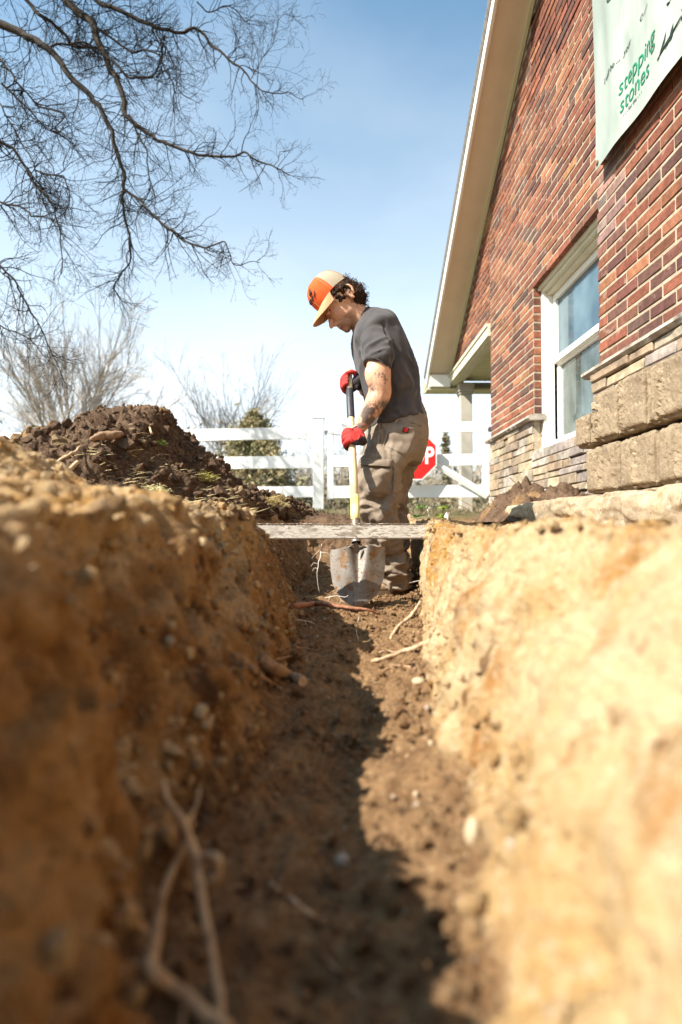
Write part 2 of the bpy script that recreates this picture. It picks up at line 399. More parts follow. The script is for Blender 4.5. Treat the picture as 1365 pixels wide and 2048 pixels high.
# ------------------------------------------------------------------ mound of dark topsoil on the left
def silh(pts, D): return np.array([PA(x, y, d) for (x, y), d in zip(pts, D)])
def build_mound():
    px = [(-330,905),(-200,900),(-60,893),(40,884),(100,862),(170,853),(200,850),(240,831),(270,816),(300,815),(328,815),(337,838),(352,864),(400,903),(425,918),(470,962),(530,984),(600,1004),(650,1036)]
    D =  [3.2,3.1,3.05,3.0,3.0,3.0,3.0,3.0,3.0,3.0,3.0,3.02,3.05,3.12,3.2,3.45,3.8,4.15,4.4]
    R = catmull(silh(px, D), 16); n = len(R)
    fy = np.interp(R[:,0], [-3, -1.6, -1.1, -.8, -.55, -.3, -.1], [1.5, 1.55, 1.62, 1.72, 2.25, 3.72, 4.15])
    Fr = np.stack([np.interp(R[:,0], [-3.2,-1.6,-.9,-.6,-.3,-.1], [-2.4,-1.35,-.80,-.52,-.34,-.14]), fy, np.full(n, .03)], 1)
    B = R.copy(); B[:,1] += .5+R[:,2]*1.5; B[:,2] = .05
    m1, m2 = 110, 40; rows = []
    for j in range(m1+1):
        t = j/m1; e = t**.78
        P_ = Fr*(1-t)+R*t; P_[:,2] = Fr[:,2]*(1-e)+R[:,2]*e; rows.append(P_)
    for j in range(1, m2+1):
        t = j/m2; P_ = R*(1-t)+B*t; P_[:,2] = R[:,2]*(1-t**1.6)+B[:,2]*t**1.6; rows.append(P_)
    V = np.stack(rows, 0); 
    def nr(V):
        du = np.gradient(V, axis=1); dv = np.gradient(V, axis=0); q = np.cross(du, dv); return q/(np.linalg.norm(q, axis=2)[:,:,None]+1e-12)
    N = nr(V); p = V.reshape(-1,3); sh = V.shape[:2]
    tt = np.concatenate([np.linspace(0,1,m1+1), np.linspace(1,0,m2)])[:,None]
    att = np.abs(np.arange(m1+m2+1)-m1)[:,None]/m1; k = .35+.65*smoothstep(0,.12,att)
    d = fbm(p*4.2, 3, 3).reshape(sh)*.045*k + (1-np.abs(fbm(p*11, 3, 13))-.7).reshape(sh)*.045*k + fbm(p*34, 3, 19).reshape(sh)*.014 + np.maximum(fbm(p*55,2,29),0).reshape(sh)*.012
    V = V + N*(d*smoothstep(0,.05,tt))[:,:,None]
    N = nr(V)
    c = np.zeros((*sh,3)); nn = fbm(V.reshape(-1,3)*2.5, 3, 7).reshape(sh)
    c[:,:,0] = 1-.55*smoothstep(.2,.6,nn); c[:,:,0] *= 1-.8*smoothstep(.42,.47,V[:,:,2])*0
    top = smoothstep(.55,.60,V[:,:,2]+nn*.02); c[:,:,0] = c[:,:,0]*(1-top*.6); c[:,:,2] = top*.6+.5*(1-c[:,:,0])
    idx = np.arange(sh[0]*sh[1]).reshape(sh); f = np.stack([idx[:-1,:-1], idx[:-1,1:], idx[1:,1:], idx[1:,:-1]], 2).reshape(-1,4)
    o = obj('soil_mound', (V.reshape(-1,3), f.tolist()), M_SOIL, smooth=True, cattr={'soil': c.reshape(-1,3)},
            label='large mound of dark dug topsoil heaped beside the trench on the left', cat='soil heap')
    return V, N, c
MV, MN, MC = build_mound()

def heap(name, cx, cy, rx, ry, h, label, seed, z0=.0, spec=None):
    nu, nv = 90, 90; u = np.linspace(-1,1,nu); U, W_ = np.meshgrid(u, u, indexing='ij')
    X = cx+U*rx; Y = cy+W_*ry; p = np.stack([X.ravel(), Y.ravel(), np.zeros(X.size)],1)
    r2 = U**2+W_**2; base = np.maximum(0, 1-r2)**.8
    Z = z0-.02 + h*base*(1+.5*fbm(p*5,3,seed).reshape(X.shape)) + base*.05*fbm(p*17,3,seed+4).reshape(X.shape) + base*.022*fbm(p*48,2,seed+8).reshape(X.shape)
    if spec is not None: Z = Z + spec(X, Y)*base
    V = np.stack([X,Y,Z],2); idx = np.arange(nu*nv).reshape(nu,nv); f = np.stack([idx[:-1,:-1], idx[1:,:-1], idx[1:,1:], idx[:-1,1:]],2).reshape(-1,4)
    c = np.zeros((nu*nv,3)); nn = fbm(p*6,2,seed+2); c[:,0] = smoothstep(.65,.2,nn); c[:,2] = 1
    return obj(name, (V.reshape(-1,3), f.tolist()), M_SOIL, smooth=True, cattr={'soil': c}, label=label, cat='soil heap')
heap('soil_heap', 1.40, 3.95, .41, .85, .19, 'small heap of dark crumbly soil against the stone base of the house', 91, .05,
     lambda X, Y: .10*np.exp(-((X-1.42)/.14)**2-((Y-3.42)/.22)**2)+.05*np.exp(-((X-1.36)/.12)**2-((Y-4.2)/.25)**2))

# ------------------------------------------------------------------ loose clods, grit, straw (uncountable)
rng = np.random.default_rng(7)
def ico(sub):
    bm = bmesh.new(); bmesh.ops.create_icosphere(bm, subdivisions=sub, radius=1); v = np.array([x.co for x in bm.verts]); f = np.array([[q.index for q in x.verts] for x in bm.faces]); bm.free(); return v, f
IV1, IF1 = ico(1); IV2, IF2 = ico(2)
def scatter(name, pts, nrm, size, cols, matl, label, sub=1, sink=.25, squash=.7):
    iv, jf = (IV1, IF1) if sub == 1 else (IV2, IF2); n = len(pts); k = len(iv)
    var = []
    for s in range(12):
        d = 1+.38*fbm(iv*1.4+s*9.1, 2, s)+.16*fbm(iv*4+s*3, 1, s+3); var.append(iv*d[:,None])
    var = np.array(var); ch = rng.integers(0,12,n); A = rng.normal(size=(n,3,3)); Q, _ = np.linalg.qr(A)
    sc = rng.uniform(squash, 1.2, (n,3)); V = np.einsum('nkj,nij->nki', var[ch]*sc[:,None,:], Q)*size[:,None,None] + (pts+nrm*(size*sink)[:,None])[:,None,:]
    Fc = (jf[None]+(np.arange(n)*k)[:,None,None]).reshape(-1,3)
    return obj(name, (V.reshape(-1,3), Fc.tolist()), matl, smooth=False, kind='stuff', label=label, cat='soil', cattr={'soil': np.repeat(cols, k, axis=0)}, origin=(0,0,0))
def pick(V, N, Cc, mask, n, wgt=None):
    idx = np.flatnonzero(mask.ravel()); w_ = None
    if wgt is not None: w_ = wgt.ravel()[idx]; w_ = w_/w_.sum()
    s = rng.choice(idx, n, p=w_); j = rng.normal(size=(n,3))*.004
    return V.reshape(-1,3)[s]+j, N.reshape(-1,3)[s], Cc.reshape(-1,3)[s]
GX, GY, GZ = GV[:,:,0], GV[:,:,1], GV[:,:,2]
# vertex areas so that the scatter is even
def varea(V):
    return np.linalg.norm(np.cross(np.gradient(V,axis=0), np.gradient(V,axis=1)), axis=2)
GA = varea(GV); MA = varea(MV)
nA = fbm(GV.reshape(-1,3)*6, 2, 99).reshape(GX.shape)
mfl = (GY > .3)&(GY < 3.4)&(GZ < -.22)&(GX > -.3)&(GX < .5)
p, n, c = pick(GV, GN, GC, mfl, 5200, GA*(.3+np.clip(nA+.4,0,2)))
sz = .0022+.0085*rng.random(len(p))**4.5
scatter('floor_clods', p, n, sz, c, M_SOIL, 'loose dark crumbs of earth over the trench floor')
mrim = (GY > .35)&(GY < 4.2)&(GZ > -.05)&(GX > -1.15)&(GX < -.18)
p, n, c = pick(GV, GN, GC, mrim, 3200, GA)
sz = .003+.012*rng.random(len(p))**3.5
scatter('rim_clods', p, n, sz, c, M_SOIL, 'loose sandy lumps of earth along the left rim of the trench', squash=.6)
mrr = (GY > .5)&(GY < 4.2)&(GZ > -.02)&(GX > .26)&(GX < 1.1)
p, n, c = pick(GV, GN, GC, mrr, 2200, GA)
sz = .002+.009*rng.random(len(p))**4
scatter('bank_clods', p, n, sz, c, M_SOIL, 'loose pale crumbs of earth along the right rim of the trench')
mm = MV[:,:,1] < 4.5
p, n, c = pick(MV, MN, MC, mm, 7000, MA)
sz = .005+.026*rng.random(len(p))**5
scatter('mound_clods', p, n, sz, c, M_SOIL, 'loose dark clods of topsoil covering the mound', sub=2 if False else 1, squash=.6)

mwall = (GY > .5)&(GY < 3.3)&(GZ < -.01)&(GZ > -.33)&(np.abs(GN[:,:,2]) < .75)&(GX > -.45)&(GX < .5)
p, n, c = pick(GV, GN, GC, mwall, 2300, GA*(1-.8*(GX > 0)))
sz = (.002+.010*rng.random(len(p))**5)*(1-.3*(p[:,0] > 0)); cw = c.copy(); cw[:,2] = (rng.random(len(p)) < np.where(p[:,0] < 0, .35, .06))
scatter('wall_clods', p, n, sz, cw, M_SOIL, 'crumbs and lumps standing out of the cut trench walls', sink=-.1)
p, n, c = pick(GV, GN, GC, mfl, 420, GA)
scatter('floor_grit', p, n, .0016+.0045*rng.random(len(p))**3, c, mat('grit', (.44,.36,.27), .8, noise=[(7,(.24,.19,.15),.4,.6)]), 'pale angular grit scattered over the trench floor', squash=.5)
mb = MB(); rh = random.Random(77); pw, nw, _c = pick(GV, GN, GC, mwall|(mfl&(GZ < -.3)), 300, GA*(1+2.0*(GX < 0)))
for q_, n_ in zip(pw, nw):
    L_ = rh.uniform(.015,.075); d_ = n_*rh.uniform(.4,1.1)+np.array([rh.gauss(0,.6), rh.gauss(0,.6), rh.uniform(-1.2,.4)]); d_ /= np.linalg.norm(d_); pts = [q_-n_*.004]
    for k in range(6): d_ = d_+np.array([rh.gauss(0,.35), rh.gauss(0,.35), rh.gauss(-.12,.35)]); d_ /= np.linalg.norm(d_); pts.append(pts[-1]+d_*L_/6)
    mb.tube(pts, np.linspace(rh.uniform(.0006,.0017), .0003, 7), 4, False)
obj('root_hairs', mb, mat('root_hair', (.42,.30,.19), .8, noise=[(9,(.22,.14,.08),.4,.6)]), kind='stuff', label='fine tangled root hairs hanging from the cut trench walls', cat='roots')
M_STRAW = mat('dry_straw', (.62,.50,.27), .8, noise=[(30,(.40,.30,.14),.4,.6)])
M_GREEN = mat('green_grass', (.13,.20,.03), .7, noise=[(30,(.30,.30,.08),.45,.6)])
def surf(x, y):
    """height of ground or mound near (x,y)"""
    z = -9
    for V in (GV, MV):
        d = (V[:,:,0]-x)**2+(V[:,:,1]-y)**2; k = d.argmin()
        if d.ravel()[k] < .01: z = max(z, V[:,:,2].ravel()[k])
    return z
def strands(name, spots, n, ln, r, matl, label, upness, kind='stuff', cat='grass', seed=0, lift=0):
    mb = MB(); rn = random.Random(seed)
    for (cx, cy, rad) in spots:
        for _ in range(n):
            a = rn.uniform(0, 2*PI); q = rad*math.sqrt(rn.random()); x, y = cx+q*math.cos(a), cy+q*math.sin(a); z = surf(x, y)+lift
            L_ = ln*rn.uniform(.4,1.3); b = rn.uniform(0, 2*PI); u = upness*rn.uniform(.4,1.4)
            d = np.array([math.cos(b), math.sin(b), u]); d /= np.linalg.norm(d); e = np.array([rn.uniform(-1,1), rn.uniform(-1,1), rn.uniform(-.9,.2)])*.5
            p0 = np.array([x,y,z+.003]); mb.tube([p0, p0+d*L_*.5, p0+d*L_+e*L_*.45], [r, r, r*.3], 3, False)
    return obj(name, mb, matl, kind=kind, label=label, cat=cat)
def spot(px, py, D):
    q = P(px, py, D); return (q.x, q.y)
def onmound(px, py):
    """point of the mound surface seen at that pixel"""
    pr = P(px, py, 1.0); W_ = MV[:110].reshape(-1,3); q = (W_[:,0]/W_[:,1]-pr.x)**2+(W_[:,2]/W_[:,1]-pr.z)**2; k = np.argsort(q)[:12]
    k = k[W_[k][:,1].argmin()]; return W_[k]
def tuft(px, py, rad, n, ln, r, m_, label, up, seed):
    q = onmound(px, py); mb = MB(); rn = random.Random(seed)
    for _ in range(n):
        o = np.array([rn.gauss(0,rad*.5), rn.gauss(0,rad*.5), rn.gauss(0, rad*.22)]); d = np.array([rn.uniform(-1,1), rn.uniform(-1.1,.4), up*rn.uniform(.2,1.3)]); d /= np.linalg.norm(d)
        e = np.array([rn.uniform(-1,1), rn.uniform(-1,1), -rn.uniform(.2,1)]); L_ = ln*rn.uniform(.4,1.2); p0 = q+o
        mb.tube([p0, p0+d*L_*.5, p0+d*L_*.85+e*L_*.35], [r, r, r*.4], 3, False)
    obj('grass_tuft', mb, m_, label=label, cat='grass tuft', group='grass tufts on the mound')
tuft(307, 979, .05, 260, .035, .0011, mat('pale_moss', (.55,.50,.26), .9), 'pale matted tuft of dry grass low on the mound above the near bank', .5, 1)
tuft(411, 957, .035, 150, .055, .0012, mat('yellow_grass', (.42,.38,.11), .8), 'yellow green tuft of grass halfway down the right slope of the mound', 1.1, 2)
tuft(326, 889, .02, 60, .03, .0012, M_GREEN, 'tiny bright green sprig of grass near the peak of the mound', 1.0, 3)
tuft(552, 1006, .07, 170, .09, .0014, mat('brown_grass', (.48,.38,.17), .8), 'brown tangle of dry grass at the low right end of the mound', 1.0, 4)
strands('straw', [(-.72,1.95,.30),(-.62,2.3,.22),(-.55,2.6,.18),(-.95,2.1,.3)], 170, .055, .0010, M_STRAW, 'dry straw strewn over the bank above the trench', .25, seed=5)
strands('straw_bits', [(.62,3.6,.3),(.8,3.1,.3)], 50, .05, .001, M_STRAW, 'bits of dry straw on the soil beside the concrete slab', .25, seed=6)

def gspot(px, py, Dg=None):
    """point of the ground sheet seen at that pixel, nearest one in front"""
    pr = P(px, py, 1.0); W_ = GV[GY[:,0] > .12].reshape(-1,3); q = (W_[:,0]/W_[:,1]-pr.x)**2+(W_[:,2]/W_[:,1]-pr.z)**2
    ok = np.flatnonzero(q < (6/F)**2)
    if len(ok) == 0: ok = np.argsort(q)[:3]
    return W_[ok[W_[ok][:,1].argmin()]]

# ------------------------------------------------------------------ roots, sticks, stones
M_ROOT = mat('root_bark', (.36,.23,.13), .8, noise=[(60,(.20,.12,.07),.4,.6)], bump=[(120,.5,.002)])
M_RED = mat('red_root', (.26,.10,.055), .7, noise=[(50,(.42,.22,.13),.45,.65)], bump=[(120,.5,.002)])
M_PALE = mat('pale_root', (.62,.46,.30), .75, noise=[(60,(.42,.28,.16),.4,.6)], bump=[(90,.4,.002)])
M_WOOD = mat('cut_wood', (.70,.52,.34), .7, noise=[(80,(.55,.36,.2),.4,.6)])
M_WHITE = mat('white_fibre', (.72,.64,.54), .8)
ROOTG = 'roots and twigs sticking out of the trench soil'
from mathutils.bvhtree import BVHTree
_i = np.arange(GV.shape[0]*GV.shape[1]).reshape(GV.shape[:2]); _r = np.flatnonzero((GY[:,0] > .1)&(GY[:,0] < 5)); _c = np.flatnonzero((np.abs(GX[200]) < 3)); _s = _i[_r[0]:_r[-1], _c[0]:_c[-1]]
_q = np.stack([_s[:-1,:-1], _s[:-1,1:], _s[1:,1:], _s[1:,:-1]], 2).reshape(-1,4)
GB_ = BVHTree.FromPolygons(GV.reshape(-1,3).tolist(), _q.tolist())
def ghit(px, py):
    h = GB_.ray_cast(Vector((0,0,0)), P(px, py, 1.0).normalized()); return h[0].y if h[0] is not None else 1e9
def root(name, px, D, r, m_, label, seg=8, n=7, extra=None, cat='root', jit=.0015, seed=1, ends=None, close=True):
    rm = max(r) if not np.isscalar(r) else r; fl_ = name in ('root','stick') and label.find('reddish') < 0
    def sd_(x, y, d):
        g = ghit(x, y); return (g-rm*1.3) if (fl_ and abs(g-d) < .45) else min(d, g-rm*1.2)
    pts = [PA(x, y, sd_(x,y,d)) for (x, y), d in zip(px, D)]
    pc = catmull(pts, n); pc = pc + np.stack([fbm(pc*45+seed, 2, seed+k) for k in range(3)],1)*jit
    rr = np.interp(np.linspace(0,1,len(pc)), np.linspace(0,1,len(r)), r) if not np.isscalar(r) else np.full(len(pc), r)
    rr = rr*(1+.14*fbm(pc*90, 2, seed+9)); mb = MB(); mb.tube(pc, rr, seg)
    for (ex, ed, er) in (extra or []):
        e = catmull([PA(x,y,sd_(x,y,d)) for (x,y),d in zip(ex, ed)], 5); mb.tube(e, np.interp(np.linspace(0,1,len(e)),[0,1],er), 5)
    o = obj(name, mb, m_, smooth=True, label=label, cat=cat, group=ROOTG)
    if ends: 
        q = MB(); t = pc[-1]-pc[-2]; t /= np.linalg.norm(t); q.tube([pc[-1]-t*.001, pc[-1]+t*.0015], [rr[-1]*.93, rr[-1]*.86], 12); obj('cut_end', q, M_WOOD, o)
    return o
root('root', [(585,1212),(625,1209),(650,1208),(690,1215),(730,1219),(758,1228)], [2.25,2.17,2.12,2.1,2.1,2.12], [.011,.010,.009,.0065,.005,.003], M_RED, 'reddish brown root lying across the trench in front of the shovel tip')
root('root', [(845,1198),(829,1224),(812,1242),(796,1255),(781,1277)], [1.98,1.9,1.85,1.78,1.70], [.006,.0075,.007,.006,.004], M_PALE, 'pale bent root leaning on the right trench wall beyond the stones')
root('root', [(858,1285),(820,1300),(785,1312),(757,1320),(745,1323)], [1.60,1.56,1.53,1.5,1.48], [.006,.0065,.006,.005,.0045], M_PALE, 'pale thick root crossing the trench floor from the right wall', extra=[([(800,1308),(770,1302),(750,1310)],[1.53,1.5,1.46],(.003,.0012))])
root('root', [(848,1348),(820,1334),(790,1331),(758,1334)], [1.38,1.40,1.42,1.42], [.004,.004,.0035,.002], M_ROOT, 'thin brown root just below the pale thick root on the right', extra=[([(790,1331),(770,1340),(757,1352)],[1.42,1.4,1.38],(.002,.001))])
root('root_stub', [(520,1318),(548,1337),(575,1350),(606,1364)], [1.36,1.33,1.30,1.27], [.015,.0145,.013,.012], M_ROOT, 'thick root stub with a pale cut end poking from the left wall', seg=12, ends=True)
root('root', [(468,1308),(500,1328),(514,1348),(540,1364),(563,1382)], [1.12,1.11,1.10,1.09,1.08], [.003,.0038,.0042,.0035,.003], M_ROOT, 'thin crooked root hanging in front of the cut root stub')
root('root', [(530,1290),(560,1300),(600,1296),(640,1300)], [1.42,1.40,1.39,1.38], [.0045,.004,.003,.0012], M_ROOT, 'feathery brown root reaching over the trench from the left bulge',
     extra=[([(550,1320),(585,1312),(625,1304)],[1.4,1.39,1.38],(.003,.001)), ([(560,1300),(600,1308),(655,1330)],[1.4,1.4,1.4],(.002,.0008)), ([(575,1298),(600,1286),(622,1290)],[1.4,1.38,1.38],(.002,.0008))])
M_TW = mat('twig_root', (.50,.35,.20), .8, noise=[(60,(.30,.19,.11),.4,.6)])
root('twig', [(325,1560),(340,1605),(365,1648),(388,1700),(400,1766),(413,1846),(431,1933),(448,2060)], [.56,.54,.53,.52,.50,.47,.44,.40], [.0024,.0036,.004,.0052,.0042,.004,.0038,.0038], M_TW, 'long blurred twig with a knot standing near the lens at lower left',
     extra=[([(365,1650),(384,1630),(396,1600),(400,1575)],[.53,.54,.55,.57],(.003,.0012)),([(392,1722),(415,1712),(437,1718),(436,1748),(418,1765)],[.52,.515,.51,.51,.51],(.003,.006))])
root('twig', [(236,1752),(250,1795),(264,1832),(292,1885),(298,1940),(343,1975),(404,2017),(460,2060)], [.53,.52,.51,.49,.47,.45,.42,.40], [.0024,.0032,.0044,.0056,.006,.0054,.0048,.0045], M_TW, 'forked blurred twig curving along the bottom left of the trench',
     extra=[([(386,1640),(370,1690),(340,1750),(322,1800),(314,1860),(300,1925)],[.56,.55,.53,.51,.50,.47],(.0022,.0066))])
root('stick', [(540,1767),(575,1793),(612,1822),(650,1848)], [.535,.525,.515,.505], [.0016,.0022,.0026,.0026], M_PALE, 'straight pale stick lying on the dark trench floor near the lens', jit=.0005)
root('stick', [(640,1905),(680,1950),(720,1998),(742,2030)], [.47,.46,.45,.44], [.0015,.0022,.0022,.0016], M_ROOT, 'dark stick half buried in the floor at the bottom of the photo', jit=.0006)
root('fine_root', [(644,1078),(642,1110),(637,1128),(635,1150),(638,1185)], [2.25,2.22,2.2,2.2,2.2], [.0012,.0016,.0016,.0012,.0007], M_WHITE, 'fine white hanging rootlet left of the shovel blade', seg=5,
     extra=[([(641,1105),(655,1106),(665,1118)],[2.2]*3,(.001,.0005)), ([(636,1128),(628,1126),(622,1133)],[2.2]*3,(.001,.0005)), ([(636,1138),(630,1136),(625,1142)],[2.2]*3,(.001,.0005)), ([(640,1100),(628,1112),(624,1118)],[2.2]*3,(.0008,.0004))])
root('fine_root', [(648,1197),(662,1194),(676,1192),(690,1194),(697,1190)], [2.12]*5, [.0012,.0015,.0013,.0012,.0006], M_WHITE, 'white branching rootlet just above the reddish root', seg=5,
     extra=[([(660,1194),(658,1201),(660,1205)],[2.12]*3,(.0009,.0005)),([(668,1193),(671,1186),(679,1190)],[2.12]*3,(.0009,.0005)),([(678,1192),(682,1202),(678,1208)],[2.12]*3,(.0009,.0005)),([(682,1200),(688,1204),(690,1209)],[2.12]*3,(.0007,.0004))])
root('fine_root', [(590,1238),(606,1241),(620,1244),(629,1248)], [1.75]*4, [.0013,.0014,.001,.0005], M_WHITE, 'short white rootlet below the left end of the reddish root', seg=5, extra=[([(610,1242),(615,1252)],[1.75]*2,(.0009,.0004))])
root('fine_root', [(718,1233),(716,1250),(714,1265),(717,1280)], [1.85]*4, [.0013,.0014,.001,.0006], M_WHITE, 'thin white rootlet hanging under the shovel tip', seg=5)
root('fine_root', [(820,1166),(832,1163),(846,1162)], [2.2]*3, [.001,.0012,.0008], M_WHITE, 'fine white rootlet beside the rolled trouser cuff', seg=5)
root('fine_root', [(470,1395),(492,1420),(496,1450),(500,1490)], [.98]*4, [.0016,.0018,.0015,.0008], M_ROOT, 'thin rootlet trailing down the shaded left wall', seg=5)
def mroot(name, px, r, m_, label, lift=.01, **k):
    pts = [onmound(x, y)+np.array([0,-lift,lift]) for x, y in px]; pc = catmull(pts, 6); mb = MB(); rr = np.interp(np.linspace(0,1,len(pc)), np.linspace(0,1,len(r)), r); mb.tube(pc+np.stack([fbm(pc*40,2,k_) for k_ in (1,2,3)],1)*.002, rr*(1+.2*fbm(pc*60,2,8)), 8)
    obj(name, mb, m_, smooth=True, label=label, cat='root')
mroot('root_chunk', [(190,884),(207,886),(228,883),(254,876)], [.009,.016,.018,.016,.010], M_ROOT, 'thick pale chunk of root lying on the mound below its peak', .018)
mroot('twig', [(118,934),(140,922),(155,915),(167,905)], [.004,.005,.003], M_PALE, 'bent pale twig on the left of the mound', .02)
mroot('twig', [(130,970),(142,955),(163,936)], [.006,.007,.006], M_PALE, 'short straight pale twig leaning at the foot of the mound', .03)
mroot('twig', [(300,864),(305,870),(309,876)], [.005,.005], M_PALE, 'tiny pale splinter just under the mound peak', .01)

def stone(px, py, D, wpx, hpx, m_, label, seed, dz=0):
    g = ghit(px, py); D = g-.3*min(wpx,hpx)*g/F if g < 5 else D
    c = PA(px, py, D); s = D/F; rx, rz = wpx*s/2, hpx*s/2; v = IV2*(1+.16*fbm(IV2*1.3+seed,2,seed))[:,None]*np.array([rx, (rx+rz)/2, rz])+c
    obj('stone', (v, IF2.tolist()), m_, smooth=True, label=label, cat='stone', group='stones in the trench')
M_ST2 = mat('buff_stone', (.42,.33,.22), .8, bump=[(80,.3,.002)])
M_ST = mat('pale_stone', (.44,.34,.22), .7, noise=[(40,(.5,.38,.24),.45,.65)], bump=[(80,.3,.002)])
stone(838, 1363, 1.21, 30, 15, M_ST, 'small white stone stuck in the right wall below the roots', 3)
stone(945, 1668, .575, 30, 66, M_ST, 'large smooth white stone in the right wall near the lens', 4)
stone(862, 1487, .93, 9, 13, M_ST2, 'little white pebble at the foot of the right wall', 5)
stone(1290, 1400, .47, 30, 24, M_SOIL if False else M_ST, 'round pale pebble high in the blurred right bank', 6) if False else None
stone(882, 1880, .50, 16, 18, M_ST2, 'pale pebble on the sunlit floor at the bottom of the trench', 7)
stone(832, 1590, .78, 11, 15, M_ST2, 'small pale pebble on the sunlit part of the trench floor', 8)
stone(686, 1722, .60, 30, 26, mat('grey_stone',(.34,.29,.24),.8), 'rounded grey pebble in the shaded middle of the floor', 9)
def rimrock(px, py, D, wpx, hpx, label, seed):
    c = PA(px, py, D); s = D/F; rx, rz = wpx*s/2, hpx*s/2; v = IV2*(1+.30*fbm(IV2*1.1+seed,3,seed))[:,None]*np.array([rx, rx*.8, rz])+c
    obj('dark_clod', (v, IF2.tolist()), mat('dark_clod', (.17,.125,.095), .95, noise=[(25,(.28,.2,.13),.4,.6)], bump=[(60,.8,.006)]), smooth=True, label=label, cat='clod', group='dark clods on the left rim')
rimrock(128, 992, 1.02, 90, 40, 'dark grey brown clod on the left rim, leftmost of three', 21)
rimrock(205, 1000, 1.05, 110, 50, 'broad dark clod on the left rim, middle of three', 22)
rimrock(270, 1010, 1.12, 85, 42, 'dark clod on the left rim, rightmost of three', 23)

# ------------------------------------------------------------------ board across the trench
def build_board():
    t = thing('wooden_board', P(690, 1076, 2.2), 'weathered board with flaking white paint laid on edge across the trench', 'board')
    a = P(470, 1049, 2.2); b = P(905, 1049, 2.28); h = .052; th = .02
    M1 = mat('board_paint', (.66,.62,.55), .75, noise=[(30,(.22,.17,.12),.55,.60,(.5,1,1.5)),(95,(.20,.15,.11),.53,.58,(.35,1,1.6)),(160,(.30,.24,.18),.55,.6,(.3,1,2)),(7,(.52,.47,.40),.4,.65)], bump=[(60,.4,.003)])
    n = 60; V = []; L_ = np.array(b)-np.array(a); d = L_/np.linalg.norm(L_); nrm = np.cross(d,(0,0,1)); 
    for i in range(n+1):
        c = np.array(a)+L_*i/n; w_ = np.array([0,0,1])*.0008*math.sin(i*.7)+np.array([0,0,.001])*rng.normal()
        for (s_, z_) in ((0,0),(0,-h*.5),(0,-h),(1,-h),(1,0)): V.append(c - nrm*0 + (-nrm)*th*s_*-1*(-1) + np.array([0,0,z_])+w_*(z_ > -h*.2))
    f = []
    for i in range(n):
        for k in range(5): f.append((i*5+k, i*5+(k+1)%5, (i+1)*5+(k+1)%5, (i+1)*5+k))
    f += [tuple(range(5))[::-1], tuple(range(n*5, n*5+5))]
    mb = MB(); mb.add(V, f); o = obj('plank', mb, M1, t)
    # raw brown top edge and lower lip
    M2 = mat('board_edge', (.24,.17,.12), .9, noise=[(60,(.6,.55,.48),.52,.62)])
    q = MB(); rn = random.Random(3)
    for i in range(60):
        u0 = i/60; u1 = (i+1.0)/60; c0 = np.array(a)+L_*u0+np.array([0,0,.0022]); c1 = np.array(a)+L_*u1+np.array([0,0,.0022])
        q.box((c0[0], c0[1]-.0015, c0[2]), (c1[0], c1[1]+.021, c1[2]+.0022), .0006, rn)
    obj('top_edge', q, M2, t)
    q = MB(); q.box((a[0], a[1]+.003, a[2]-h-.004), (b[0], a[1]+.021, b[2]-h-.0005)); obj('lower_edge', q, mat('board_under',(.10,.07,.05),.9), t)
build_board()
# ------------------------------------------------------------------ house
house = thing('brick_house', (1.6, 4.5, .1), 'red brick house with stone base, gabled roof edge and porch on the right', 'house')
XW, XF = 1.48, 1.58            # wing face, far wall face
YC, YW, YB = 5.86, 3.21, -1.2  # far corner, wing corner, behind the camera
ZCAP = .90
BC = [((.42,.15,.085),5),((.345,.12,.07),6),((.47,.185,.10),4),((.26,.10,.065),4),((.20,.09,.07),3),((.54,.24,.12),1),((.30,.12,.085),2),((.19,.105,.085),1)]
BCL = [c for c, k in BC for _ in range(k)]
CH, BL = .0677, .2133; MJ = .0145
rb = random.Random(11)
def bcol():
    c = rb.choice(BCL); k = rb.uniform(.62, .92); return (c[0]*k, c[1]*k*rb.uniform(.92,1.1), c[2]*k)
M_BRICK = mat('brick', attr='col', rough=.85, noise=[(26,(.66,),.35,.6),(9,(.52,.40,.32),.62,.82),(110,(.5,),.56,.70),(3,(.75,),.45,.65)], bump=[(60,.8,.006),(220,.6,.002)])
M_MORTAR = mat('mortar', (.40,.33,.235), .95, noise=[(40,(.30,.24,.175),.4,.65),(5,(.50,.44,.36),.6,.75)], bump=[(120,.6,.003)])
def rakez(y): return 4.16 - (y-4.54)*.612      # underside of the rake at the wall
